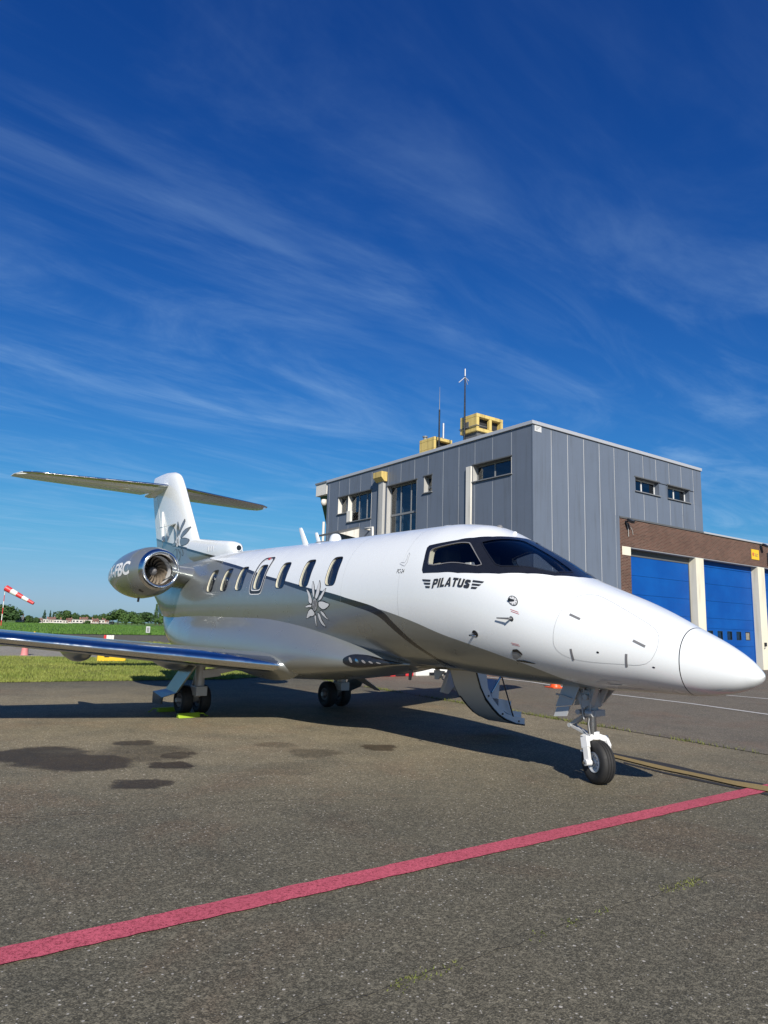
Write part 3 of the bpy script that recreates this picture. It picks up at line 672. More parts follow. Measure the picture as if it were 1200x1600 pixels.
BARS = [[(1.849, .184), (1.696, .19), (1.697, .17), (1.822, .164)], [(1.816, .147), (1.694, .153), (1.696, .133), (1.79, .128)], [(1.784, .11), (1.695, .114), (1.698, .095), (1.765, .091)], [(1.043, .327), (.886, .363), (.908, .334), (1.045, .302)], [(1.043, .281), (.915, .311), (.943, .282), (1.048, .257)], [(1.046, .238), (.958, .258), (.98, .23), (1.05, .212)]]
patch('wing_bar_emblem', BARS[:3], fsurf(.007), MAT['dark_decal'], AC); patch('wing_bar_emblem', BARS[3:], fsurf(.007), MAT['dark_decal'], AC)
lettering('type_lettering', 'PC-24', quadmap((2.372, .266), (2.222, .262), (2.372, .322), (2.222, .317), fsurf(.004)), MAT['dark_decal'], AC, .25, .0)
MTN = [(2.355, .399), (2.325, .418), (2.262, .407), (2.24, .463), (2.253, .523), (2.255, .566), (2.218, .535), (2.218, .476), (2.209, .418), (2.241, .359), (2.296, .375)]
seamline('outline_emblem', MTN, .006, True, AC, 'decal_mid', .003)
for zz_, w_ in ((.136, .05), (.12, .055)):
    pass
for (d, p, n_) in ((.45, .135, 2), (.47, -.33, 2)):
    for r in range(n_): seamline('caution_lettering', [(d+.05-.01*r, p-.022*r), (d-.05-.01*r, p-.022*r+.006)], .005, False, AC, 'red_decal', .003)
FL = [[(4.533, .156), (4.405, .09), (4.32, -.016), (4.345, -.067), (4.427, -.04), (4.452, .053)], [(4.38, .259), (4.308, .18), (4.272, .075), (4.282, .005), (4.331, .063), (4.377, .168)], [(4.194, .262), (4.134, .175), (4.139, .06), (4.201, -.006), (4.255, 0), (4.24, .074), (4.214, .177)], [(3.968, .138), (4.003, .07), (4.07, -.007), (4.173, -.03), (4.138, .014), (4.071, .083)], [(4.16, -.03), (4.03, -.026), (3.927, -.058), (3.863, -.071), (3.877, -.104), (3.983, -.151), (4.06, -.15), (4.159, -.095)], [(4.125, -.15), (4.015, -.192), (3.959, -.278), (3.9, -.315), (3.999, -.286), (4.085, -.221)], [(4.193, -.171), (4.134, -.206), (4.089, -.324), (4.025, -.432), (4.127, -.386), (4.183, -.295)], [(4.266, -.207), (4.227, -.236), (4.283, -.428), (4.293, -.357), (4.295, -.25)], [(4.333, -.115), (4.251, -.199), (4.312, -.236), (4.422, -.244), (4.528, -.277), (4.499, -.222), (4.43, -.135)], [(4.332, -.067), (4.427, -.056), (4.551, -.096), (4.455, -.107), (4.346, -.101)]]
def grow(p, g):
    cx = sum(a for a, _ in p)/len(p); cy = sum(b for _, b in p)/len(p); o = []
    for a, b in p:
        r = math.hypot(a-cx, b-cy); o.append((a+(a-cx)/r*g, b+(b-cy)/r*g))
    return o
def flower(petals, ctr, rr, S, parent, light, centre, gr=.014):
    pt = [rounded(p, 1, .2) for p in petals]
    em = patch('flower_emblem', [grow(p, gr*.55) for p in pt], S(.003), MAT['dark_decal'], parent)
    for p in pt: patch('petal', [grow(p, -gr*.75)], S(.005), light, em)
    for p in petals:
        tip = max(p, key=lambda q: math.hypot(q[0]-ctr[0], q[1]-ctr[1])); bx, by = (ctr[0]*.8+tip[0]*.2, ctr[1]*.8+tip[1]*.2)
    patch('centre_outline', [[(ctr[0]+(rr+gr*.5)*math.cos(t*PI/8), ctr[1]+1.35*(rr+gr*.4)*math.sin(t*PI/8)) for t in range(16)]], S(.0062), MAT['dark_decal'], em)
    patch('flower_centre', [[(ctr[0]+rr*math.cos(t*PI/8), ctr[1]+1.35*rr*math.sin(t*PI/8)) for t in range(16)]], S(.007), centre, em)
    for k in range(7):
        a = k*2.4; q = .55 if k else 0
        patch('floret', [[(ctr[0]+q*rr*math.cos(a)+rr*.28*math.cos(t*PI/4), ctr[1]+1.35*q*rr*math.sin(a)+rr*.36*math.sin(t*PI/4)) for t in range(8)]], S(.009), MAT['decal_mid'] if centre is not MAT['decal_mid'] else MAT['seam'], em)
flower(FL, (4.255, -.075), .062, fsurf, AC, MAT['decal_grey'], MAT['decal_mid'])
flower([mir(p)[::-1] for p in FL], (4.255, PI+.075), .062, fsurf, AC, MAT['decal_grey'], MAT['decal_mid'])

# probes and vents on the nose side
def probes():
    P_ = fpt(.483, .266)[None][0]; y = lambda d, p: fpt(d, p)
    def disc(name, d, p, r, mat, off=.004, parent=AC, n=18): return patch(name, [[(d+r*math.cos(2*PI*t/n), p+r*1.12*math.sin(2*PI*t/n)) for t in range(n)]], fsurf(off), mat, parent)
    a = disc('ice_probe', .483, .266, .062, MAT['dark_decal']); disc('probe_plate', .483, .266, .052, MAT['decal_grey'], .006, a)
    for k in range(8): disc('screw', .483+.043*math.cos(k*PI/4+.3), .266+.048*math.sin(k*PI/4+.3), .006, MAT['black'], .008, a, 8)
    q = Vector(y(.483, .266)); m = MB(); m.prism([q+Vector((-.02, .0, -.012)), q+Vector((.02, 0, -.012)), q+Vector((.05, .03, .0)), q+Vector((.02, .03, .0))], (0, 0, .024)); m.build('probe_blade', MAT['black'], a)
    b = disc('angle_vane', .481, .023, .026, MAT['dark_decal']); q = Vector(y(.481, .023))
    m = MB(); m.tube([q, q+Vector((.0, .06, 0))], .012, 10); m.prism([q+Vector((-.01, .05, .01)), q+Vector((.17, .05, .012)), q+Vector((.17, .05, -.002)), q+Vector((-.01, .05, -.012))], (0, .006, 0)); m.build('vane_blade', MAT['seam'], b)
    c = disc('pitot_base', 1.008, -.333, .042, MAT['black']); q = Vector(y(1.008, -.333))
    m = MB(); m.tube([q, q+Vector((.0, .09, -.02)), q+Vector((-.10, .10, -.025))], [.013, .012, .007], 10); m.build('pitot_tube', MAT['steel'], c)
    v = patch('vent_scoop', [rounded([(.527, -.440), (.458, -.410), (.415, -.466), (.417, -.507), (.544, -.632), (.575, -.613), (.555, -.525)], 1, .15)], fsurf(.003), MAT['decal_mid'], AC)
    patch('vent_mouth', [rounded([(.527, -.440), (.458, -.410), (.415, -.466), (.417, -.507), (.462, -.465), (.533, -.480)], 1, .15)], fsurf(.006), MAT['black'], v)
    patch('vent_lip', [[(.547, -.635), (.421, -.605), (.289, -.621), (.311, -.634), (.436, -.65), (.531, -.655)]], fsurf(.005), MAT['black'], v)
probes()

# belly fairing
FS = np.array([[2.75, .34, .06, .02, 1.09], [2.95, .52, .14, .06, 1.095], [3.2, .70, .25, .12, 1.10], [3.55, .86, .40, .19, 1.10], [4.1, 1.0, .60, .285, 1.11], [4.9, 1.08, .82, .395, 1.12], [6, 1.115, .95, .45, 1.13], [8.3, 1.11, .98, .44, 1.14], [9.2, 1.03, .94, .40, 1.18], [10, .90, .82, .34, 1.27], [10.8, .72, .66, .27, 1.42], [11.6, .47, .44, .2, 1.68], [12.2, .2, .2, .1, 1.95]])
gW, gU, gD, gC = (pchip(FS[:, 0], FS[:, i]) for i in (1, 2, 3, 4))
def fair(d, ps):
    d = np.asarray(d, float); ps = np.asarray(ps, float); c, s = np.cos(ps), np.sin(ps); e = np.where(s > 0, 2/2.05, 2/2.7); e2 = e
    return np.stack([d+0*ps, np.sign(c)*np.abs(c)**e*gW(d), gC(d)+np.where(s > 0, gU(d), gD(d))*np.sign(s)*np.abs(s)**e], -1)
def fairing():
    nd, n = 76, 72; ds = np.linspace(2.75, 12.2, nd); mb = MB(); vs = [tuple(v) for d in ds for v in fair(np.full(n, d), np.linspace(0, 2*PI, n, endpoint=False))]
    mb.add(vs, [(i*n+k, i*n+(k+1) % n, (i+1)*n+(k+1) % n, (i+1)*n+k) for i in range(nd-1) for k in range(n)], 0, True)
    mb.add(vs[:n], [tuple(range(n))], 0, True); return mb.build('belly_fairing', MAT['silver'], AC)
BF = fairing()
def fairmap(off):
    def f(P_):
        P_ = np.asarray(P_); X = fair(P_[:, 0], P_[:, 1]); a = fair(P_[:, 0]-.01, P_[:, 1]); b = fair(P_[:, 0]+.01, P_[:, 1]); c = fair(P_[:, 0], P_[:, 1]-.03); e = fair(P_[:, 0], P_[:, 1]+.03)
        n = np.cross(b-a, e-c); n /= np.linalg.norm(n, axis=1, keepdims=True); o = X-np.stack([P_[:, 0], 0*P_[:, 0], gC(P_[:, 0])], 1); return X+n*off*np.sign((n*o).sum(1, keepdims=True))
    return f
LL = rounded([(3.62, .02), (3.46, .27), (3.2, .36), (2.9, .22), (2.78, .08), (3.1, -.42), (3.42, -.46)], 2, .2)
for port in (False, True):
    q = mir(LL) if port else LL
    ll = patch('landing_light', [q], fairmap(.004), MAT['black'], AC)
    for k in range(5):
        c = (3.46-.095*k, .04-.015*k); c = (c[0], PI-c[1]) if port else c
        patch('lamp_lens', [[(c[0]+.022*math.cos(t*PI/5)+.02*math.sin(t*PI/5), c[1]+(.10-.012*k)*math.sin(t*PI/5)) for t in range(10)]], fairmap(.008), MAT['steel'] if k == 1 else MAT['seam'], ll)

# ---- lifting surfaces
def airfoil(c0, c1, th, n=14):
    xs = [c0+(c1-c0)*(1-math.cos(PI*i/n))/2 if c0 < .02 else c0+(c1-c0)*i/n for i in range(n+1)]
    yt = lambda x: 5*th*(.2969*math.sqrt(max(x, 0))-.126*x-.3516*x*x+.2843*x**3-.1036*x**4)
    up = [(x, yt(x)) for x in xs]; lo = [(x, -yt(x)*.8) for x in xs]
    return up[::-1]+(lo[1:] if c0 < 1e-6 else lo)
def surf_panel(name, secs, t0, t1, c0, c1, nspan, mat, parent, sgn=1, vertical=False, n=14):
    secs = np.array(secs); mb = MB(); rings = []
    for i in range(nspan+1):
        t = t0+(t1-t0)*i/nspan; v = [np.interp(t, secs[:, 0], secs[:, k]) for k in range(1, 5)]; dl, zl, ch, th = v
        rings.append([((dl+x*ch), sgn*t, zl+y*ch) if not vertical else (dl+x*ch, y*ch, t) for x, y in airfoil(c0, c1, th, n)])
    m = len(rings[0]); vs = [p for R in rings for p in R]
    mb.add(vs, [(i*m+k, i*m+(k+1) % m, (i+1)*m+(k+1) % m, (i+1)*m+k) for i in range(nspan) for k in range(m)], 0, True)
    mb.add(rings[0], [tuple(range(m))], 0); mb.add(rings[-1], [tuple(range(m))], 0)
    o = mb.build(name, mat, parent)
    o.data.polygons.foreach_set('use_smooth', [p.loop_total == 4 for p in o.data.polygons])
    e = [ed for ed in o.data.edges]; bm = bmesh.new(); bm.from_mesh(o.data)
    for ed in bm.edges:
        if len(ed.link_faces) == 2 and ed.calc_face_angle() > .9: ed.smooth = False
    bm.to_mesh(o.data); bm.free(); return o
WS = [(.80, 4.80, .93, 2.95, .135), (1.05, 4.93, .945, 2.75, .13), (4.83, 5.96, 1.285, 1.95, .125), (8.25, 6.87, 1.59, 1.2, .115), (8.42, 7.05, 1.60, .95, .10), (8.5, 7.4, 1.605, .5, .08)]
TS = [(.05, 12.80, 5.085, 1.95, .085), (3.15, 13.72, 5.10, 1.12, .085), (3.38, 13.95, 5.11, .92, .08), (3.50, 14.45, 5.12, .42, .06)]
for sg in (1, -1):
    wg = surf_panel('wing', WS, .80, 8.5, .085, .715, 22, MAT['silver'], AC, sg)
    surf_panel('leading_edge', WS, 1.02, 8.5, 0, .084, 22, MAT['polish'], wg, sg)
    surf_panel('flap', WS, 1.15, 5.45, .72, 1, 8, MAT['silver'], wg, sg); surf_panel('aileron', WS, 5.5, 8.1, .72, 1, 6, MAT['silver'], wg, sg)
    for t in (1.95, 3.45, 5.1):
        d0, z0, ch = [np.interp(t, [r[0] for r in WS], [r[k] for r in WS]) for k in (1, 2, 3)]
        mb = MB(); prof = [(.002, 0), (.05, .05), (.10, .2), (.135, .5), (.14, .8), (.11, 1.2), (.06, 1.55), (.004, 1.75)]
        mb.lathe(prof, 18, Matrix.Translation((d0+ch*.5, sg*t, z0-.10)) @ Matrix.Diagonal((1, 1, 1.15, 1))); mb.build('flap_track_fairing', MAT['silver'], wg)
    # root fillet
    mb = MB(); rr = []
    for i in range(9):
        a = i/8; t = .86+.34*a; k = (1-a)**2*.16; v = [np.interp(t, [r[0] for r in WS], [r[j] for r in WS]) for j in (1, 2, 3, 4)]
        rr.append([(v[0]-k*.8+x*(v[2]+k*1.6), sg*t, v[1]+y*v[2]*(1+k*4)+k*.05) for x, y in airfoil(0, 1, v[3], 18)])
    m = len(rr[0]); mb.add([p for R in rr for p in R], [(i*m+k, i*m+(k+1) % m, (i+1)*m+(k+1) % m, (i+1)*m+k) for i in range(8) for k in range(m)], 0, True); mb.build('root_fillet', MAT['silver'], wg)
    tp = surf_panel('tailplane', TS, .05, 3.5, .075, .68, 12, MAT['white'], AC, sg)
    surf_panel('leading_edge', TS, .12, 3.38, 0, .074, 12, MAT['polish'], tp, sg); surf_panel('tip_cap', TS, 3.385, 3.5, 0, .074, 3, MAT['white'], tp, sg)
    surf_panel('elevator', TS, .22, 3.5, .69, 1, 10, MAT['white'], tp, sg)
# fin, painted white over silver with a thin dark line between
FN_ = [(2.7, 10.25, 0, 3.25, .105), (3.2, 10.75, 0, 2.85, .11), (3.54, 10.97, 0, 2.73, .115), (4.3, 11.56, 0, 2.47, .12), (4.98, 12.09, 0, 2.23, .135), (5.2, 12.28, 0, 2.08, .14), (5.32, 12.42, 0, 1.95, .135), (5.42, 12.62, 0, 1.75, .115), (5.48, 12.9, 0, 1.46, .085), (5.52, 13.3, 0, 1.02, .05)]
def cutpaint(o, mats, zat, slope, band):
    bm = bmesh.new(); bm.from_mesh(o.data); no = Vector((-slope, 0, 1)).normalized()
    for z in (zat, zat-band):
        bmesh.ops.bisect_plane(bm, geom=bm.verts[:]+bm.edges[:]+bm.faces[:], plane_co=(11.63, 0, z), plane_no=no, dist=1e-5)
    for f in bm.faces:
        c = f.calc_center_median(); h = c.z-(zat+slope*(c.x-11.63)); f.material_index = 0 if h > 0 else (2 if h > -band else 1)
    o.data.materials.clear()
    for mt in mats: o.data.materials.append(mt)
    bm.to_mesh(o.data); bm.free()
FMF = [MAT['white'], MAT['silver'], MAT['stripe']]
fin = surf_panel('fin', FN_, 2.7, 5.52, 0, .775, 40, MAT['white'], AC, 1, True, 20); cutpaint(fin, FMF, 3.405, .178, .055)
rud = surf_panel('rudder', FN_, 2.95, 4.93, .785, 1, 16, MAT['white'], fin, 1, True, 8); cutpaint(rud, FMF, 3.405, .178, .055)
surf_panel('fin_cap', FN_, 4.95, 5.52, .776, 1, 8, MAT['white'], fin, 1, True, 8)
mb = MB()   # bullet between fin and tailplane
mb.lathe([(.002, 0), (.09, .12), (.15, .4), (.17, .9), (.16, 1.5), (.1, 2.1), (.004, 2.5)], 24, Matrix.Translation((12.55, 0, 5.1)) @ Matrix.Diagonal((1, 1.15, .95, 1))); mb.build('tail_bullet', MAT['white'], fin)
def finmap(off):
    def f(P_):
        o = []
        for a, b in P_:
            v = [np.interp(b, [r[0] for r in FN_], [r[k] for r in FN_]) for k in (1, 3, 4)]; x = min(.98, max(.002, (a-v[0])/v[1]))
            o.append((a, 5*v[2]*(.2969*math.sqrt(x)-.126*x-.3516*x*x+.2843*x**3-.1036*x**4)*v[1]+off, b))
        return np.array(o)
    return f
FF = [[(11.64, 4.10), (11.58, 3.99), (11.76, 3.77), (11.83, 3.66), (11.84, 3.78), (11.76, 3.94)], [(12.0, 4.07), (11.88, 3.92), (11.83, 3.78), (11.91, 3.64), (12.0, 3.74), (12.02, 3.91)], [(11.27, 3.88), (11.4, 3.72), (11.67, 3.60), (11.75, 3.65), (11.58, 3.80)], [(12.25, 3.94), (12.07, 3.8), (11.98, 3.65), (12.1, 3.51), (12.17, 3.69)], [(11.72, 3.60), (11.48, 3.60), (11.21, 3.54), (11.31, 3.43), (11.63, 3.40), (11.74, 3.51)], [(11.62, 3.37), (11.48, 3.24), (11.49, 3.14), (11.70, 3.28)], [(11.83, 3.36), (11.68, 3.24), (11.63, 3.12), (11.73, 3.03), (11.86, 3.21)], [(12.03, 3.43), (12.32, 3.46), (12.14, 3.53), (11.98, 3.51)], [(11.95, 3.38), (11.87, 3.26), (11.89, 3.07), (12.07, 3.17), (12.19, 3.27)]]
flower(FF, (11.89, 3.52), .085, finmap, AC, MAT['silver'], MAT['whitelet'], .014)
mb = MB(); mb.tube([(13.20, .10, 4.42), (13.02, .145, 4.05), (12.80, .175, 3.62)], .035, 10); mb.build('rudder_fairing', MAT['white'], fin)
mb = MB(); mb.prism([(12.58, .16, 4.0), (12.1, .16, 4.0), (12.25, .40, 3.9), (12.55, .40, 3.9)], (0, 0, .02)); mb.build('fin_vane', MAT['silver'], fin)
# dorsal fairing with its cooling scoop
def dorsal():
    mb = MB(); st = [(8.86, 3.02, 3.24, .10), (8.92, 3.02, 3.29, .135), (9.15, 3.0, 3.345, .16), (9.8, 2.95, 3.41, .17), (10.6, 2.9, 3.50, .165), (11.3, 2.88, 3.58, .15)]; rings = []
    for d, b, t, w_ in st:
        rings.append([(d+(.10*(1-(math.sin(a)+1)/2) if False else 0), math.copysign(abs(math.cos(a))**.75, math.cos(a))*w_, (b+t)/2+math.copysign(abs(math.sin(a))**.75, math.sin(a))*(t-b)/2) for a in [2*PI*k/28 for k in range(28)]])
    m = 28; mb.add([p for R in rings for p in R], [(i*m+k, i*m+(k+1) % m, (i+1)*m+(k+1) % m, (i+1)*m+k) for i in range(len(rings)-1) for k in range(m)], 0, True)
    mb.add(rings[0], [tuple(range(m))], 0, True); o = mb.build('dorsal_fairing', MAT['white'], AC); cutpaint(o, FMF, 3.39, .178, .055)
    mb = MB(); mb.lathe([(.001, -.0), (.055, 0.0), (.075, -.012), (.085, .03)], 20, Matrix.Translation((8.845, 0, 3.175)) @ Matrix.Diagonal((1, 1, 1.0, 1))); s = mb.build('scoop_lip', MAT['white'], o)
    mb = MB(); mb.lathe([(.001, 0), (.056, 0)], 20, Matrix.Translation((8.838, 0, 3.175))); mb.build('scoop_mouth', MAT['black'], o)
    for k in range(3):
        mb = MB(); mb.box(9.75+.13*k, 9.80+.13*k, .166, .172, 3.16, 3.27); mb.build('louvre', MAT['decal_grey'], o)
dorsal()
# ventral fins
mb = MB(); mb.prism([(11.5, -.02, 1.5), (13.25, -.02, 2.38), (13.2, -.02, 1.85), (12.7, -.02, 1.70), (12.0, -.02, 1.52)], (0, .04, 0)); mb.build('ventral_fin', MAT['silver'], AC)
# ---- engines
def engine(sg):
    Z0, R0, T0, D0 = 2.63, .355, 1.476, 9.28
    prof = [(R0, 0), (R0+.022, .012), (R0+.045, .05), (R0+.075, .12), (R0+.115, .26), (R0+.15, .45), (R0+.172, .75), (R0+.175, 1.05), (R0+.155, 1.4), (R0+.11, 1.75), (R0+.04, 2.1), (R0-.05, 2.45), (R0-.085, 2.6)]
    def place(mb_, pr, n=48, m=0):
        vs = []
        for r, a in pr:
            dz = -.05*min(1, max(0, a)/1.2)
            for k in range(n):
                t = 2*PI*k/n; vs.append((D0+a, sg*T0+r*math.cos(t), Z0+dz+r*math.sin(t)))
        mb_.add(vs, [(i*n+k, i*n+(k+1) % n, (i+1)*n+(k+1) % n, (i+1)*n+k) for i in range(len(pr)-1) for k in range(n)], m, True)
    fp = pchip(np.array([a for _, a in prof]), np.array([r for r, _ in prof]))
    mb = MB(); place(mb, [(float(fp(a)), a) for a in np.linspace(.12, 2.6, 36)]); nc = mb.build('engine_nacelle', MAT['silver'], AC)
    mb = MB(); lip = [(R0-.062, .22), (R0-.058, .12), (R0-.04, .05), (R0-.018, .012), (R0, 0), (R0+.022, .006), (R0+.045, .035), (R0+.075, .119)]; place(mb, lip); mb.build('intake_lip', MAT['polish'], nc)
    mb = MB(); place(mb, [(R0-.062, .22), (R0-.055, .35), (R0-.04, .55)]); mb.build('intake_duct', MAT['decal_grey'], nc)
    mb = MB(); place(mb, [(.001, .60), (R0-.04, .60)]); mb.build('duct_back', MAT['black'], nc); mb = MB(); place(mb, [(R0-.085, 2.6), (R0-.16, 2.45), (R0-.18, 2.3), (.001, 2.3)]); mb.build('exhaust_nozzle', MAT['black'], nc)
    mb = MB(); place(mb, [(.002, .33), (.03, .35), (.06, .40), (.09, .48), (.10, .56)], 24); mb.build('spinner', MAT['seam'], nc)
    for k in range(16):
        mb = MB(); vs = []; m = 7
        for i in range(m):
            r = .085+(R0-.05-.085)*i/(m-1); sw = k*2*PI/16+.55*(i/(m-1))**1.6; wd = .075+.05*i/(m-1); tw = .5+.5*i/(m-1)
            for j in (0, 1):
                a = sw+(wd*(1 if j else -1)*math.sin(tw)/2)/r*.9; x = .50+(.045 if j else -.045)*math.cos(tw)*1.6
                vs.append((D0+x, sg*T0+r*math.cos(a), Z0-.02+r*math.sin(a)))
        mb.add(vs, [(2*i, 2*i+1, 2*i+3, 2*i+2) for i in range(m-1)], 0, True); mb.build('fan_blade', MAT['fan'], nc, recalc=False)
    def nmap(off):
        def f(P_):
            P_ = np.asarray(P_); r = fp(P_[:, 0])+off; t = P_[:, 1]; dz = -.05*np.minimum(1, P_[:, 0]/1.2); return np.stack([D0+P_[:, 0], sg*(T0+r*np.cos(t)), Z0+dz+r*np.sin(t)], 1)
        return f
    # registration: each side reads from its own front
    if sg > 0: lettering('registration_lettering', 'LX-FBC', quadmap((2.10, -.20), (.44, -.20), (2.10, .36), (.44, .36), nmap(.004)), MAT['whitelet'], nc, 0., .03)
    else: lettering('registration_lettering', 'LX-FBC', quadmap((.60, -.14), (2.16, -.14), (.60, .36), (2.16, .36), nmap(.004)), MAT['whitelet'], nc, 0., .012)
    for a in (.52, 1.62):
        P_ = [(a, 2*PI*k/48) for k in range(49)]; A = nmap(.002)(P_); B = nmap(.002)([(a+.006, t) for _, t in P_]); mb = MB(); mb.add(list(A)+list(B), [(k, k+1, 50+k, 49+k) for k in range(48)], 0, True); mb.build('cowl_joint', MAT['decal_grey'], nc)
    patch('service_port', [[(.42, -1.15), (.34, -1.15), (.34, -.95), (.42, -.95)]], nmap(.003), MAT['black'], nc)
    mb = MB(); mb.tube([(D0+1.2, sg*T0, Z0-.05-R0-.15), (D0+1.22, sg*T0, Z0-.05-R0-.24)], .025, 8); mb.build('drain_mast', MAT['seam'], nc)
    # pylon
    mb = MB(); rr = []
    for i in range(7):
        t = .45+(.80)*i/6; z = 2.49+.12*i/6; f = .45*(1-i/6)**2
        rr.append([(9.25+.10*(1-i/6)+x*(2.6), sg*t, z+y*2.6*(1+f)) for x, y in airfoil(0, 1, .165, 14)])
    m = len(rr[0]); mb.add([p for R in rr for p in R], [(i*m+k, i*m+(k+1) % m, (i+1)*m+(k+1) % m, (i+1)*m+k) for i in range(6) for k in range(m)], 0, True); mb.build('pylon', MAT['silver'], AC)
MAT['fan'] = simple('fan_titanium', (.55, .47, .38), .35, .7, .15, 9)
engine(1); engine(-1)

# ---- aerials and lights on the spine
def blade_aerial(d, h, c0, c1, rake, w_=.022, parent=AC, z=None):
    z = float(fT(d))-.03 if z is None else z; mb = MB(); vs = []
    for i, (zz_, c, r) in enumerate(((0, c0, 0), (h*.9, c1, rake), (h, c1*.8, rake*1.1))):
        for k in range(12):
            a = 2*PI*k/12; vs.append((d+r+math.cos(a)*c/2, math.sin(a)*w_*(1-.3*i), z+zz_))
    mb.add(vs, [(i*12+k, i*12+(k+1) % 12, (i+1)*12+(k+1) % 12, (i+1)*12+k) for i in range(2) for k in range(12)], 0, True); mb.add(vs[-12:], [tuple(range(12))]); return mb.build('blade_aerial', MAT['white'], parent)
blade_aerial(6.12, .37, .20, .13, .22); blade_aerial(5.68, .24, .13, .10, .12)
def dome(name, d, L, h, w_, mat='white'):
    mb = MB(); z = float(fT(d))-.02; n = 20; vs = []; 
    for j in range(7):
        a = j/6*PI/2
        for k in range(n): t = 2*PI*k/n; vs.append((d+math.cos(t)*L/2*math.cos(a)**.6, math.sin(t)*w_*math.cos(a)**.6, z+math.sin(a)*h))
    mb.add(vs, [(i*n+k, i*n+(k+1) % n, (i+1)*n+(k+1) % n, (i+1)*n+k) for i in range(6) for k in range(n)], 0, True); mb.build(name, MAT[mat], AC)
dome('satellite_dome', 5.19, .26, .16, .10); dome('spine_pad', 5.55, .5, .05, .14, 'seam'); dome('roof_aerial', 2.38, .30, .045, .07); dome('beacon', 1.16, .07, .05, .03)
dome('spine_pad', 1.42, .1, .045, .04, 'seam')
mb = MB(); mb.tube([(3.0, .1, 1.0), (3.02, .1, .86)], [.03, .02], 8); mb.build('belly_aerial', MAT['seam'], AC)
mb = MB(); mb.prism([(2.42, -.02, 1.02), (2.62, -.02, 1.02), (2.60, -.02, .90), (2.54, -.02, .90)], (0, .03, 0)); mb.build('belly_aerial', MAT['geargrey'], AC)

# ---- cockpit furniture
mb = MB(); mb.box(.45, 1.05, -.55, .55, 1.75, 2.12); mb.tube([(.75, -.55, 2.14), (.75, .55, 2.14)], .06, 10); mb.build('instrument_panel', MAT['interior'], AC, bevel=.03)
mb = MB(); mb.box(2.42, 2.45, .3, .70, 1.35, 2.55); mb.build('bulkhead', MAT['cream'], AC)
mb = MB(); mb.box(2.46, 8.6, -.66, .66, 1.30, 1.34); mb.build('cabin_floor', MAT['interior'], AC)
for sg in (1, -1):
    mb = MB(); mb.box(1.45, 1.98, sg*.38-.25, sg*.38+.25, 1.72, 1.88); mb.box(1.86, 2.02, sg*.38-.25, sg*.38+.25, 1.8, 2.42); st = mb.build('pilot_seat', MAT['cream'], AC, bevel=.04)
    mb = MB(); mb.box(1.86, 1.98, sg*.38-.14, sg*.38+.14, 2.43, 2.62); mb.build('headrest', MAT['interior'], st, bevel=.04)
    mb = MB(); mb.tube([(1.50, sg*.5, 2.22), (1.62, sg*.52, 2.36), (1.74, sg*.5, 2.25)], .02, 8); mb.build('harness', MAT['cream'], st)

# ---- nose gear
def tyre(r, w_, parent, M, grooves=True):
    pr = []; R = r; k = w_/2; rim = r*.47
    base = [(rim, -k*.62), (rim+.01, -k*.78), (R*.72, -k*.98), (R*.86, -k*.96), (R*.95, -k*.78), (R*.985, -k*.62)]
    tread = []
    if grooves:
        for c in (-.36, 0, .36): tread += [(R*.998, k*(c-.09)), (R*.968, k*(c-.06)), (R*.968, k*(c+.06)), (R*.998, k*(c+.09))]
    pr = base+tread+[(a, -b) for a, b in base[::-1]]
    mb = MB(); mb.lathe(pr, 48, M, close=True); o = mb.build('tyre', MAT['rubber'], parent)
    bm = bmesh.new(); bm.from_mesh(o.data)
    for ed in bm.edges:
        if len(ed.link_faces) == 2 and ed.calc_face_angle() > .7: ed.smooth = False
    bm.to_mesh(o.data); bm.free()
    return o
def rim(r, w_, parent, M, mat):
    k = w_/2; mb = MB()
    mb.lathe([(r, -k*.9), (r*.98, -k), (r*.9, -k*.96), (r*.72, -k*.86), (r*.66, -k*.80), (r*.58, -k*.2), (r*.58, k*.2), (r*.66, k*.8), (r*.72, k*.86), (r*.9, k*.96), (r*.98, k), (r, k*.9)], 36, M)
    for s in (-1, 1):
        mb.lathe([(.002, s*k*.86), (r*.26, s*k*.86), (r*.30, s*k*.78), (r*.34, s*k*.3)], 20, M)
        for q in range(9):
            a = 2*PI*q/9; p0 = M @ Vector((s*k*.55, r*.3*math.cos(a), r*.3*math.sin(a))); p1 = M @ Vector((s*k*.78, r*.68*math.cos(a), r*.68*math.sin(a))); mb.tube([p0, p1], r*.085, 6)
    o = mb.build('rim', mat, parent); return o
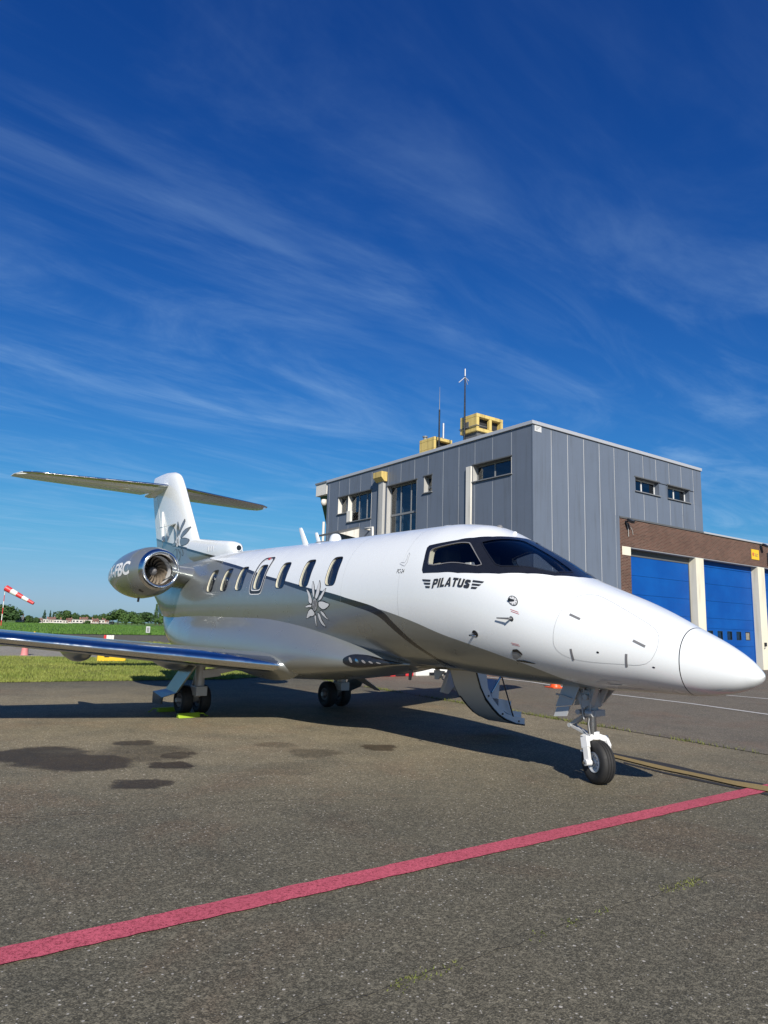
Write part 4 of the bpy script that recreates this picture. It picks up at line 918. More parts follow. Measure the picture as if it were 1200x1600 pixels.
def nose_gear():
    NGM = Matrix.Rotation(math.radians(-20), 4, 'Z')
    g = MB(); D = .07
    g.tube([(D, 0, 1.06), (D, 0, .70)], [.075, .07], 16); g.tube([(D, 0, .76), (D, 0, .69)], .088, 16)
    g.bar((.24, .11, 1.06), (D+.03, .07, .78), .055, .06); g.bar((.24, -.11, 1.06), (D+.03, -.07, .78), .055, .06)
    g.bar((-.08, .11, 1.06), (D-.03, .07, .80), .055, .06); g.bar((-.08, -.11, 1.06), (D-.03, -.07, .80), .055, .06); g.tube([(D+.02, .10, 1.0), (D+.06, .11, .82), (D+.03, .10, .66)], .008, 6); g.tube([(D-.05, .11, .98), (D-.07, .12, .80), (D-.02, .09, .62), (D-.03, .08, .5)], .007, 6)
    g.box(D-.07, D+.07, -.10, .10, .80, .97); g.tube([(D-.02, -.15, .90), (D-.02, .15, .90)], .03, 10); g.tube([(D+.10, -.12, .73), (D+.10, .12, .73)], .028, 10)
    g.tube([(D, .09, .73), (D-.09, .10, .73)], .035, 10); g.box(D-.11, D-.03, -.09, .09, .70, .765)
    g.tube([(D+.06, .09, .86), (.42, .16, .90)], .012, 8); g.tube([(D+.03, .085, .95), (D+.05, .09, .72)], .009, 8)
    ng = g.build('nose_gear', MAT['geargrey'], AC, bevel=.006)
    s = MB(); s.tube([(D, 0, .72), (D, 0, .50)], .048, 20); s.build('oleo_strut', MAT['steel'], ng)
    tl = MB(); tl.bar((D+.07, 0, .70), (.33, 0, .575), .09, .035); tl.tube([(.33, -.06, .57), (.33, .06, .57)], .024, 10); tl.bar((.33, 0, .565), (.12, 0, .495), .07, .03); tl.build('torque_link', MAT['geargrey'], ng, bevel=.004)
    f = MB(); B = lambda p: tuple(NGM @ Vector(p))
    f.tube([B((D, 0, .53)), B((D, 0, .455))], [.06, .07], 16)
    for sg in (1, -1):
        f.bar(B((D+.01, sg*.03, .485)), B((D-.0, sg*.125, .455)), .11, .06); f.bar(B((D, sg*.118, .475)), B((.02, sg*.135, .37)), .085, .05, up=(0, 1, 0)); f.bar(B((.02, sg*.135, .39)), B((.005, sg*.122, .20)), .065, .045, up=(0, 1, 0))
        f.tube([B((.0, sg*.095, .222)), B((0, sg*.165, .222))], .034, 12)
        f.tube([B((.045, sg*.15, .33)), B((.09, sg*.15, .33))], .012, 8)
    f.build('wheel_fork', MAT['gearwhite'], ng, bevel=.008)
    M = NGM @ Matrix.Translation((0, 0, .222)) @ Matrix.Rotation(PI/2, 4, 'Z')
    tyre(.222, .17, ng, M); rim(.108, .135, ng, M, MAT['gearwhite'])
    a = MB(); a.tube([B((0, -.155, .222)), B((0, .155, .222))], .022, 12); a.tube([B((0, .15, .222)), B((0, .185, .222))], .016, 10); a.build('axle', MAT['steel'], ng)
    # doors: two side doors forward, folding door aft
    for sg in (-1,):
        d = MB(); d.prism([(-.16, sg*.15, 1.02), (.06, sg*.15, 1.02), (.08, sg*.17, .80), (.02, sg*.17, .84)], (0, sg*.012, 0)); d.build('gear_door', MAT['geargrey'], ng)
    d = MB(); d.prism([(.10, .14, 1.02), (.32, .14, 1.02), (.42, .16, .765), (.20, .16, .80)], (0, .016, 0)); d.bar((.20, .18, .87), (.34, .18, .90), .02, .012); d.build('gear_door', MAT['geargrey'], ng)
    d = MB(); d.prism([(.22, .165, .79), (.40, .165, .76), (.43, .18, .66), (.26, .18, .68)], (0, .016, 0)); d.build('gear_door', MAT['geargrey'], ng)
    d = MB(); d.prism([(.10, -.14, 1.02), (.32, -.14, 1.02), (.42, -.16, .765), (.20, -.16, .80)], (0, -.016, 0)); d.build('gear_door', MAT['geargrey'], ng)
    # white mark on the belly beside the wheel bay
    c = [(-.02+.17*math.cos(t*PI/14)-.2, -1.24+.17*math.sin(t*PI/14)*1.0) for t in range(5, 25)]
    return ng
nose_gear()
patch('belly_mark', [[(-.263, -.938), (-.334, -.874), (-.358, -.823), (-.428, -.803), (-.533, -.765), (-.579, -.803), (-.472, -.822), (-.416, -.878), (-.437, -.945), (-.556, -.926), (-.533, -.982), (-.427, -.98), (-.38, -.916)]], fsurf(.004), MAT['decal_grey'], AC)

seamline('radome_white_line', [(-1.405, -.955), (-1.46, -.89), (-1.508, -.831)], .02, False, AC, 'whitelet', .004)  # short white line on the lower radome
# ---- main gear
def main_gear(sg):
    D, T = 7.22, sg*1.5; g = MB()
    g.tube([(D-.25, T, 1.05), (D-.25, T, .46)], [.085, .08], 16); g.tube([(D-.25, T-.12, .95), (D-.25, T+.12, .95)], .06, 12)
    g.box(D-.37, D-.12, T-.10, T+.10, .34, .50); g.bar((D-.25, T, .42), (D+.02, T, .25), .11, .12); g.tube([(D-.2, T, .85), (D+.05, T, .35)], .04, 12)
    g.tube([(D, T-.30, .25), (D, T+.30, .25)], .04, 12)
    mg = g.build('main_gear', MAT['geargrey'], AC, bevel=.008)  # leg painted grey: shade under the wing put into its colour
    b = MB(); b.bar((D-.28, T-sg*.05, .70), (D-.55, sg*.78, .86), .07, .10); b.bar((D-.28, T-sg*.02, .70), (D-.36, T-sg*.32, .74), .10, .14); b.build('side_brace', MAT['geargrey'], mg, bevel=.008)
    for k in (-1, 1):
        M = Matrix.Translation((D, T+k*.165, .25)) @ Matrix.Rotation(PI/2, 4, 'Z'); tyre(.25, .19, mg, M, False); rim(.12, .16, mg, M, MAT['seam'])  # rims made dark: the wing's shade put into their colour
    # bent gear door outboard of the wheels
    # bent plate: three folds
    F = [((6.30, 1.78, 1.0), (6.72, 1.78, 1.06)), ((6.92, 1.90, .40), (7.39, 1.90, .43)), ((7.33, 1.98, .29), (7.77, 1.98, .36)), ((7.45, 1.95, .16), (7.84, 1.95, .15))]
    vs = [(p[0], sg*(p[1]+o), p[2]) for o in (0, .03) for e in F for p in e]
    d = MB(); d.add(vs, [(2*i, 2*i+1, 2*i+3, 2*i+2) for i in range(3)]+[(8+2*i, 8+2*i+1, 8+2*i+3, 8+2*i+2) for i in range(3)]+[(2*i+k, 2*i+2+k, 10+2*i+k, 8+2*i+k) for i in range(3) for k in (0, 1)]+[(0, 1, 9, 8), (6, 7, 15, 14)]); d.build('gear_door', MAT['silver'], mg)
    return mg
main_gear(1); main_gear(-1)
mb = MB(); mb.prism([(5.55, -.9, .74), (5.95, -.9, .74), (5.75, -1.35, .48), (5.58, -1.35, .48)], (-.05, 0, -.03)); mb.build('inner_gear_door', MAT['geargrey'], AC)

# ---- airstair, let down on the far side
def airstair():
    arc = [(-.80, 1.10), (-.82, .95), (-.90, .75), (-1.0, .60), (-1.15, .46), (-1.29, .35), (-1.43, .28), (-1.66, .20), (-1.86, .17)]
    inn = [(-.98, 1.08), (-1.02, .94), (-1.05, .76), (-1.14, .61), (-1.25, .50), (-1.33, .44), (-1.45, .37), (-1.64, .31), (-1.86, .28)]
    m = MB(); d0, d1 = 2.60, 3.15; n = len(arc)
    vs = [(d, a, b) for d in (d0, d1) for a, b in arc]; m.add(vs, [(i, i+1, n+i+1, n+i) for i in range(n-1)], 0, True)
    vs = [(d, a, b) for d in (d0, d1) for a, b in inn]; m.add(vs, [(i, i+1, n+i+1, n+i) for i in range(n-1)], 0, True)
    for d in (d0, d1): m.add([(d, a, b) for a, b in arc]+[(d, a, b) for a, b in inn], [(i, i+1, n+i+1, n+i) for i in range(n-1)])
    m.add([(d0, *arc[-1]), (d1, *arc[-1]), (d1, *inn[-1]), (d0, *inn[-1])], [(0, 1, 2, 3)]); o = m.build('airstair_door', MAT['gearwhite'], AC)
    for d in (d0+.012, d1-.012):
        s = MB(); s.add([(dd, a-.004, b-.004) for dd in (d-.022, d+.022) for a, b in arc[:-1]], [(i, i+1, n-1+i+1, n-1+i) for i in range(n-2)]); s.build('door_seal', MAT['black'], o)
    s = MB(); s.tube([(d0-.006, a+.012, b+.012) for a, b in arc], .013, 8); s.build('door_seal', MAT['black'], o)
    for nm, pl in (('stair_tread', [(-1.36, .86), (-1.17, .68), (-1.20, .60), (-1.33, .58)]), ('stair_tread', [(-1.33, .585), (-1.61, .54), (-1.61, .33), (-1.33, .45)]), ('stair_tread', [(-1.60, .40), (-1.84, .37), (-1.84, .285), (-1.60, .32)])):
        s = MB(); s.prism([(d0+.05, a, b) for a, b in pl], (d1-d0-.1, 0, 0)); s.build(nm, MAT['gearwhite'], o)
    s = MB(); s.tube([(2.63, -1.37, .92), (2.63, -1.16, .68)], .016, 8); s.build('stair_strut', MAT['steel'], o)
    s = MB(); s.tube([(2.60, -1.25, 1.15), (2.60, -1.36, .88), (2.60, -1.60, .32)], .011, 8); s.build('stair_cable', MAT['black'], o)
    for k in range(3): 
        s = MB(); s.tube([(d0-.002, (-1.06, -1.36, -1.72)[k], (.64, .37, .245)[k]), (d0-.012, (-1.06, -1.36, -1.72)[k], (.64, .37, .245)[k])], .014, 10); s.build('latch_pin', MAT['black'], o)
    s = MB(); s.prism([(3.34, -.70, 1.10), (3.46, -.70, 1.10), (3.50, -.93, .86), (3.40, -.93, .80)], (0, .03, 0)); s.prism([(3.28, -.95, 1.0), (3.28, -1.26, .94), (3.28, -.91, .61), (3.28, -.78, .64)], (.07, 0, 0)); s.build('hinge_cover', MAT['gearwhite'], AC, bevel=.006)
    s = MB(); s.bar((3.12, -1.06, .66), (3.42, -1.02, .72), .06, .05); s.build('hinge_arm', MAT['geargrey'], o)
airstair()
# ------------------------------------------------------------------ the grey clad building (local axes: x along the door front, y away along the left front)
YB = math.radians(35.73); BX, BY = 5.8904, 27.0401
def streak(name, col, dark):
    m = NT(name); n1 = m.noise(1.0, 5, .6, vec=m.scale(5, 5, .35)); n2 = m.noise(.7, 4)
    c = m.mix(m.math('MULTIPLY', m.mr(n1, .48, .74), .75), col, dark); c = m.mix(m.math('MULTIPLY', m.mr(n2, .35, .7), .3), c, tuple(x*1.18 for x in col))
    m.set(color=c, rough=.5, spec=.4); return m.mat
MAT['panel'] = streak('grey_cladding', (.128, .155, .205), (.10, .115, .14))
MAT['joint'] = simple('pale_joint', (.52, .53, .55), .6)
MAT['alu'] = simple('pale_aluminium', (.55, .56, .58), .4, .3, .08)
MAT['frame'] = simple('grey_window_frame', (.22, .23, .24), .5, .1)
MAT['wframe'] = simple('white_window_frame', (.62, .63, .64), .5)
MAT['plaster'] = streak('white_plaster', (.70, .68, .63), (.45, .43, .38))
MAT['pipe'] = streak('grey_pipe', (.42, .42, .41), (.25, .25, .24))
MAT['dark_and_shade'] = simple('dark_trim_and_door_shade', (.10, .105, .11), .6)
MAT['yellowbox'] = streak('stained_yellow_render', (.62, .47, .16), (.16, .11, .05))
MAT['darkroom'] = simple('room_dark', (.02, .022, .026), .9)
MAT['curtain'] = simple('cream_curtain', (.62, .60, .54), .8)
MAT['teal'] = simple('teal_screen', (.03, .30, .40), .6)
OB = empty('office_building', (BX, BY, 0), YB, label='grey panel-clad two-storey building with yellow roof boxes behind the jet', cat='building')
HT, TOP = 9.89, 10.04
Wt, Dp = 12.4, 15.8
# openings as (a0, a1, z0, z1): left front uses y, right front uses x
LW = [(13.51, 14.55, 7.87, 8.83), (11.24, 13.51, 7.30, 8.83), (7.40, 9.84, 5.2, 8.78), (6.26, 6.86, 8.01, 8.82), (1.15, 3.46, 8.03, 8.77)]
RW = [(6.82, 11.72, 8.10, 8.75)]
def split(a0, a1, z0, z1, op):
    rects = [(a0, a1, z0, z1)]
    for (p, q, r, s) in op:
        o = []
        for (b0, b1, c0, c1) in rects:
            if q <= b0+1e-6 or p >= b1-1e-6 or s <= c0+1e-6 or r >= c1-1e-6: o.append((b0, b1, c0, c1)); continue
            if c1 > s: o.append((b0, b1, s, c1))
            if c0 < r: o.append((b0, b1, c0, r))
            lo, hi = max(c0, r), min(c1, s)
            if b0 < p: o.append((b0, p, lo, hi))
            if b1 > q: o.append((q, b1, lo, hi))
        rects = o
    return [r for r in rects if r[1]-r[0] > .02 and r[3]-r[2] > .02]
TH = .012
LJ = [0, 1.14, 2.24, 3.33, 4.38, 5.46, 6.56, 7.6, 8.7, 9.76, 11.25, 12.31, 13.43, 14.49, 15.55, Dp]
RJ = [0, 1.11, 2.14, 3.19, 4.25, 5.30, 6.38, 7.47, 8.5, 9.58, 10.62, 11.68, Wt]
RECESS = .28
def backing():   # pale backing behind the joints, with the window openings left out
    mb = MB()
    for r in split(.10, Dp-.1, 0, HT, LW): mb.box(.001, .20, r[0], r[1], r[2], r[3])
    for r in split(.10, 5.57, 0, HT, RW)+split(5.57, Wt-.1, 6.79, HT, RW): mb.box(r[0], r[1], .001, .20, r[2], r[3])
    mb.box(.001, .10, .001, .10, 0, HT)
    mb.box(.2, Wt-.012, Dp-.2, Dp-.012, 0, HT); mb.box(Wt-.2, Wt-.012, .2, Dp-.2, 0, HT); mb.box(.2, Wt-.2, .2, Dp-.2, 9.6, 9.8)
    mb.build('wall', MAT['joint'], OB)
    mb = MB(); mb.box(.9, .95, .9, Dp-.9, 0, 9.5); mb.box(.95, Wt-.9, .9, .95, 0, 9.5); mb.build('dark_room_backing', MAT['darkroom'], OB)  # near-black sheets stand in for the dim rooms behind the windows
backing()
g = .021
for i in range(len(LJ)-1):
    for r in split(LJ[i]+(g if i else -.02), LJ[i+1]-g, 0, HT-.002, LW):
        MB().box(-TH+random.uniform(-.002, .002), 0, r[0], r[1], r[2], r[3]).build('cladding_panel', MAT['panel'], OB)
for i in range(len(RJ)-1):
    z0 = 0 if RJ[i+1] < 5.4 else 6.80
    for r in split(RJ[i]+g, RJ[i+1]-(g if i < len(RJ)-2 else 0), z0, HT-.002, RW):
        MB().box(r[0], r[1], -TH+random.uniform(-.002, .002), 0, r[2], r[3]).build('cladding_panel', MAT['panel'], OB)
MB().box(5.31, 5.56, -TH, 0, 0, 6.798).build('cladding_panel', MAT['panel'], OB)
mb = MB(); mb.box(-.075, .22, -.075, Dp+.05, HT, TOP); mb.box(.221, Wt+.05, -.075, .22, HT, TOP); mb.box(Wt-.2, Wt+.049, .221, Dp+.05, HT, TOP-.002); mb.box(.221, Wt-.201, Dp-.2, Dp+.049, HT, TOP-.002); mb.build('roof_coping', MAT['alu'], OB, bevel=.012)
mb = MB(); mb.box(-TH-.012, -TH-.002, -TH-.012, .03, 0, HT-.003); mb.box(-TH-.001, .03, -TH-.012, -TH-.003, 0, HT-.003); mb.build('corner_trim', MAT['panel'], OB)
def window(side, a0, a1, z0, z1, bars=(), trans=(), frame='frame', jamb='plaster', depth=RECESS, sill=True, slope=None):
    # side 'L': plane x=0, running along y; side 'R': plane y=0, running along x.  p(a, depth, z)
    B = (lambda mb, b0, b1, c0, c1, e0, e1, m=0: mb.box(c0, c1, b0, b1, e0, e1, m)) if side == 'L' else (lambda mb, b0, b1, c0, c1, e0, e1, m=0: mb.box(b0, b1, c0, c1, e0, e1, m))
    mb = MB(); f = .07; d0, d1 = depth-.05, depth
    B(mb, a0, a1, d0, d1, z0, z0+f); B(mb, a0, a1, d0, d1, z1-f, z1); B(mb, a0, a0+f, d0, d1, z0+f, z1-f); B(mb, a1-f, a1, d0, d1, z0+f, z1-f)
    for b in bars: B(mb, b-.04, b+.04, d0+.003, d1-.003, z0+f, z1-f)
    for t in trans: B(mb, a0+f, a1-f, d0-.02, d1-.006, t-.05, t+.05)
    wn = mb.build('window', MAT[frame], OB, bevel=.006)
    xs = [a0+f]+[b for b in bars]+[a1-f]; zs = [z0+f]+list(trans)+[z1-f]
    for i in range(len(xs)-1):
        for j in range(len(zs)-1):
            mb = MB(); B(mb, xs[i]+(.04 if i else 0), xs[i+1]-(.04 if i < len(xs)-2 else 0), d1-.030, d1-.022, zs[j]+(.05 if j else 0), zs[j+1]-(.05 if j < len(zs)-2 else 0)); mb.build('pane', MAT['bglass'], wn)
    mb = MB(); B(mb, a0-.001, a0+.012, -TH-.003, d0, z0+.012, z1); mb.build('reveal', MAT[jamb], wn); mb = MB(); B(mb, a1-.012, a1+.001, -TH-.003, d0, z0+.012, z1); mb.build('reveal', MAT[jamb], wn)
    mb = MB(); B(mb, a0, a1, -.02, d0, z1-.010, z1+.002); mb.build('head_lining', MAT['dark_and_shade'], wn)
    mb = MB(); B(mb, a0-.05, a1+.05, -.085, d0, z0-.035, z0+.011); mb.build('sill', MAT['frame'], wn, bevel=.006)
    mb = MB(); B(mb, a0-.05, a1+.05, -.04, -TH-.006, z1, z1+.05); mb.build('drip_edge', MAT['dark_and_shade'], wn)
    return wn
w1 = window('L', 13.51, 14.55, 7.87, 8.83, (14.05,)); w2 = window('L', 11.24, 13.51, 7.30, 8.83, (12.0, 12.75))
w3 = window('L', 7.40, 9.84, 5.2, 8.78, (8.15, 8.98), (7.27,), 'frame', 'pipe'); w4 = window('L', 6.26, 6.86, 8.01, 8.82, (), (8.3,), 'frame', 'pipe'); w5 = window('L', 1.15, 3.46, 8.03, 8.77, (2.35,), (), 'frame', 'pipe')  # w3: grey reveals hold the jamb's shade in their colour
window('R', 6.82, 8.72, 8.10, 8.75, (7.65,), (), 'wframe', 'panel'); window('R', 9.40, 11.30, 8.10, 8.75, (10.3,), (), 'wframe', 'panel')
MB().box(8.725, 9.395, .03, .2, 8.10, 8.75).build('window_infill', MAT['panel'], OB); MB().box(11.305, 11.72, .03, .2, 8.10, 8.75).build('window_infill', MAT['panel'], OB)
# what can be seen behind the glass
mb = MB(); mb.prism([(.45, 9.72, 5.3), (.45, 9.72, 8.6), (.45, 9.05, 7.5), (.45, 9.1, 5.3)], (.03, 0, 0)); mb.prism([(.45, 14.45, 7.95), (.45, 14.45, 8.6), (.45, 14.1, 8.0)], (.03, 0, 0)); mb.prism([(.46, 13.2, 7.4), (.46, 13.2, 8.2), (.46, 12.9, 8.2), (.46, 12.9, 7.4)], (.03, 0, 0)); mb.build('curtain', MAT['curtain'], OB)
mb = MB(); mb.lathe([(.42, 0), (.42, 1.8)], 20, Matrix.Translation((.62, 8.45, 5.2)) @ Matrix.Rotation(-PI/2, 4, 'Y') @ Matrix.Diagonal((1, 1, .3, 1))); mb.build('screen', MAT['teal'], OB)
mb = MB(); mb.box(-.09, .05, 13.16, 13.50, 7.32, 7.92); mb.build('white_pier', MAT['plaster'], OB)
mb = MB(); mb.box(-.12, -.035, 3.48, 3.80, 0, 8.74); mb.build('white_pilaster', MAT['plaster'], OB, bevel=.01)
# downpipe with its yellow hopper, canopy and bracket
mb = MB(); mb.box(-.20, -.035, 9.95, 10.38, 0, 9.20); mb.build('downpipe', MAT['pipe'], OB, bevel=.02)
mb = MB(); mb.prism([(-.42, 9.82, 9.55), (-.035, 9.82, 9.55), (-.035, 9.82, 9.05), (-.22, 9.82, 9.05), (-.42, 9.82, 9.25)], (0, .75, 0)); mb.build('hopper', MAT['yellowbox'], OB, bevel=.015)
mb = MB(); mb.prism([(-.03, 12.3, 6.95), (-1.3, 12.3, 6.55), (-1.3, 12.3, 6.45), (-.03, 12.3, 6.85)], (0, 2.1, 0)); cn = mb.build('door_canopy', MAT['dark_and_shade'], OB)
mb = MB(); mb.prism([(-.03, 12.28, 6.84), (-1.25, 12.28, 6.46), (-.03, 12.28, 6.3)], (0, .03, 0)); mb.build('canopy_cheek', MAT['plaster'], cn)
mb = MB(); mb.tube([(-.03, 11.3, 6.68), (-.35, 11.3, 6.70), (-.35, 10.55, 6.70), (-.35, 10.5, 5.6)], .06, 10); mb.build('vent_pipe', MAT['plaster'], OB)
mb = MB(); mb.tube([(-.05, 16.0, 0), (-.05, 16.0, 7.6)], .075, 10); mb.build('vent_pipe', MAT['plaster'], OB)
# wall sticker at the corner
mb = MB(); mb.box(.10, .50, -TH-.016, -TH-.004, 9.62, 9.86); st = mb.build('maker_plate', MAT['wframe'], OB)
mb = MB()
for k in range(3): mb.box(.16, .16+.25*(1-.25*k), -TH-.020, -TH-.0165, 9.80-.055*k, 9.815-.055*k)
mb.build('plate_marking', MAT['frame'], st)
# roof boxes
def roofbox(x0, x1, y0, y1, z0, z1, skirt, openings):
    mb = MB(); t = .18
    mb.box(x0, x1, y0, y1, z1-t, z1); mb.box(x0, x1, y0, y1, z0, z0+t); mb.box(x0, x0+t, y0, y1, z0+t, z1-t); mb.box(x1-t, x1, y0, y1, z0+t, z1-t); mb.box(x0+t, x1-t, y1-t, y1, z0+t, z1-t)
    for a in openings: mb.box(a-.09, a+.09, y0, y0+t, z0+t, z1-t)
    b = mb.build('roof_box', MAT['yellowbox'], OB, bevel=.02)
    mb = MB(); mb.box(x0+.12, x1-.12, y0+.12, y1-.12, 9.8, z0-.002); mb.build('box_skirt', MAT['dark_and_shade'], b)
    mb = MB(); mb.box(x0+t+.005, x1-t-.005, y0+.26, y1-t-.005, z0+t+.005, z1-t-.005); mb.build('opening_shade', MAT['darkroom'], b)  # near-black block paints the shade inside the openings
    return b
rb = roofbox(3.0, 4.88, 6.42, 7.68, 11.62, 12.55, .4, (3.98,))
mb = MB(); mb.tube([(2.96, 7.7, 11.9), (2.96, 6.4, 11.9), (3.7, 6.38, 11.9)], .025, 8); mb.box(2.97, 2.995, 7.0, 7.25, 11.85, 12.2); mb.build('box_pipe', MAT['dark_and_shade'], rb)
r2 = roofbox(3.0, 4.3, 9.75, 11.05, 11.2, 12.02, .3, ())
mb = MB(); mb.tube([(3.2, 10.8, 12.0), (3.2, 10.8, 12.2)], .10, 12); mb.tube([(3.2, 10.8, 12.2), (3.2, 10.8, 12.26)], .15, 12); mb.build('vent_cowl', MAT['frame'], r2)
def place_local(p): c, s = math.cos(YB), math.sin(YB); return (BX+p[0]*c-p[1]*s, BY+p[0]*s+p[1]*c, p[2])
a = empty('antenna_mast', place_local((2.9, 7.22, 9.8)), YB, label='tall dark antenna mast with forked white tip beside the large yellow roof box', cat='antenna')
mb = MB(); mb.tube([(0, 0, 0), (0, 0, 2.9), (0, 0, 4.9)], [.06, .05, .03], 8); mb.build('mast', MAT['black'], a)
mb = MB(); mb.tube([(0, 0, 4.9), (0, 0, 5.3)], .035, 8)
for k in range(3):
    q = 2*PI*k/3+.4; mb.tube([(0, 0, 4.85), (.32*math.cos(q), .32*math.sin(q), 4.55)], .02, 6)
mb.build('antenna_tip', MAT['alu'], a)
a = empty('whip_antenna', place_local((2.95, 9.3, 9.8)), YB, label='thin whip antenna beside the small yellow roof box', cat='antenna')
mb = MB(); mb.tube([(0, 0, 0), (0, 0, 3.6)], .045, 8); mb.build('mast', MAT['black'], a)
mb = MB(); mb.tube([(0, 0, 3.6), (0, 0, 4.9)], [.02, .008], 6); mb.build('whip', MAT['frame'], a)
mb = MB(); mb.tube([(0, -.35, 1.9), (0, -.35, 2.75)], .05, 8); mb.tube([(0, 0, 2.0), (0, -.35, 2.0)], .02, 6); mb.build('short_aerial', MAT['alu'], a)
# corner of the control cabin beyond
CT = empty('control_cabin', place_local((1.15, 17.6, 0)), YB, label='white-edged cabin with sloping dark green glazing behind the far end of the grey building', cat='cabin')
mb = MB(); mb.box(-1.15, 3, -1.7, -.45, 9.25, 9.95); mb.build('roof_edge', MAT['plaster'], CT, bevel=.02)
mb = MB(); mb.box(-1.2, 3.05, -1.72, -.40, 9.95, 10.05); mb.build('roof_coping', MAT['frame'], CT)
mb = MB(); mb.add([(-.95, -1.55, 9.3), (3, -1.55, 9.3), (3, -1.55, 6.6), (-.3, -1.5, 6.6), (-.95, -.6, 9.3), (-.3, -.9, 6.6)], [(0, 1, 2, 3), (0, 3, 5, 4)]); mb.build('sloping_glazing', simple('dark_green_glazing', (.03, .075, .05), .2), CT)
mb = MB(); mb.box(-.3, 3, -1.5, -1.0, 0, 6.59); mb.build('cabin_base', MAT['panel'], CT)
mb = MB(); mb.lathe([(.01, 0), (.16, .02), (.2, .2), (.14, .36), (.01, .4)], 14, Matrix.Translation((-1.05, -1.3, 9.0)) @ Matrix.Rotation(PI/2, 4, 'Y')); mb.build('lamp', MAT['plaster'], CT)

# ------------------------------------------------------------------ brick garage with blue doors
GA = empty('garage_building', (BX, BY, 0), YB, label='brown brick garage with tall blue doors and cream pillars right of the grey building', cat='garage')
def brickmat():
    m = NT('brown_brick'); sp = m.n('ShaderNodeSeparateXYZ'); m.l(m.co, sp.inputs[0]); cb = m.n('ShaderNodeCombineXYZ'); m.l(m.math('ADD', sp.outputs[0], sp.outputs[1]), cb.inputs[0]); m.l(sp.outputs[2], cb.inputs[1])
    b = m.n('ShaderNodeTexBrick'); m.l(cb.outputs[0], b.inputs['Vector']); b.inputs['Scale'].default_value = 1; b.inputs['Brick Width'].default_value = .22; b.inputs['Row Height'].default_value = .066; b.inputs['Mortar Size'].default_value = .010; b.inputs['Bias'].default_value = 0
    b.inputs['Color1'].default_value = (.058, .026, .020, 1); b.inputs['Color2'].default_value = (.115, .052, .038, 1); b.inputs['Mortar'].default_value = (.17, .135, .11, 1)
    c = m.mix(m.math('MULTIPLY', m.mr(m.noise(.9, 5), .35, .75), .35), b.outputs['Color'], (.06, .035, .028)); m.set(color=c, rough=.9, spec=.2); m.bump(b.outputs['Fac'], -.35, .008); return m.mat
MAT['brick'] = brickmat()
MAT['cream_paint'] = streak('cream_paint', (.72, .68, .55), (.5, .46, .36))
def doorblue():
    m = NT('blue_door_paint'); n1 = m.noise(.8, 4); n2 = m.noise(3, 4, vec=m.scale(.4, .4, 2)); c = m.mix(m.mr(n1, .3, .7), (.004, .066, .30), (.005, .085, .35)); c = m.mix(m.math('MULTIPLY', m.mr(n2, .5, .8), .25), c, (.01, .06, .25)); m.set(color=c, rough=.5, spec=.15); return m.mat
MAT['blue'] = doorblue()
GW = 34.0; ZL, ZB = 5.47, 6.72
mb = MB(); mb.box(5.58, GW, 0.0, .45, ZL, ZB); mb.box(5.58, 6.34, 0.0, .45, 0, 5.08); mb.box(5.58, 5.72, 0, .45, 5.081, ZL-.001); mb.box(Wt+.01, GW, .46, 9.0, 6.2, 6.5); mb.box(GW-.3, GW, .46, 9, 0, 6.19)
mb.build('brick_wall', MAT['brick'], GA)
mb = MB(); mb.box(5.72, 6.34, -.012, .45, 5.082, ZL-.002); mb.build('corner_block', MAT['cream_paint'], GA, bevel=.01)
mb = MB(); mb.box(5.58, Wt-.02, -.035, -.002, ZB-.0, ZB+.075); mb.build('flashing', MAT['dark_and_shade'], GA)
mb = MB(); mb.box(Wt+.0, GW, -.07, .5, ZB, ZB+.09); mb.build('roof_coping', MAT['alu'], GA, bevel=.01)
mb = MB(); mb.box(6.34, GW-.3, .02, .40, ZL-.03, ZL-.001); mb.build('lintel', MAT['joint'], GA)
PIL = [(11.6, 12.3), (17.68, 18.4), (23.8, 24.5), (29.9, 30.6)]
for p0, p1 in PIL:
    MB().box(p0, p1, -.012, .46, 0, ZL-.032).build('pillar', MAT['cream_paint'], GA, bevel=.012)
ed = [6.34]+[e for p in PIL for e in p]
DV = .37
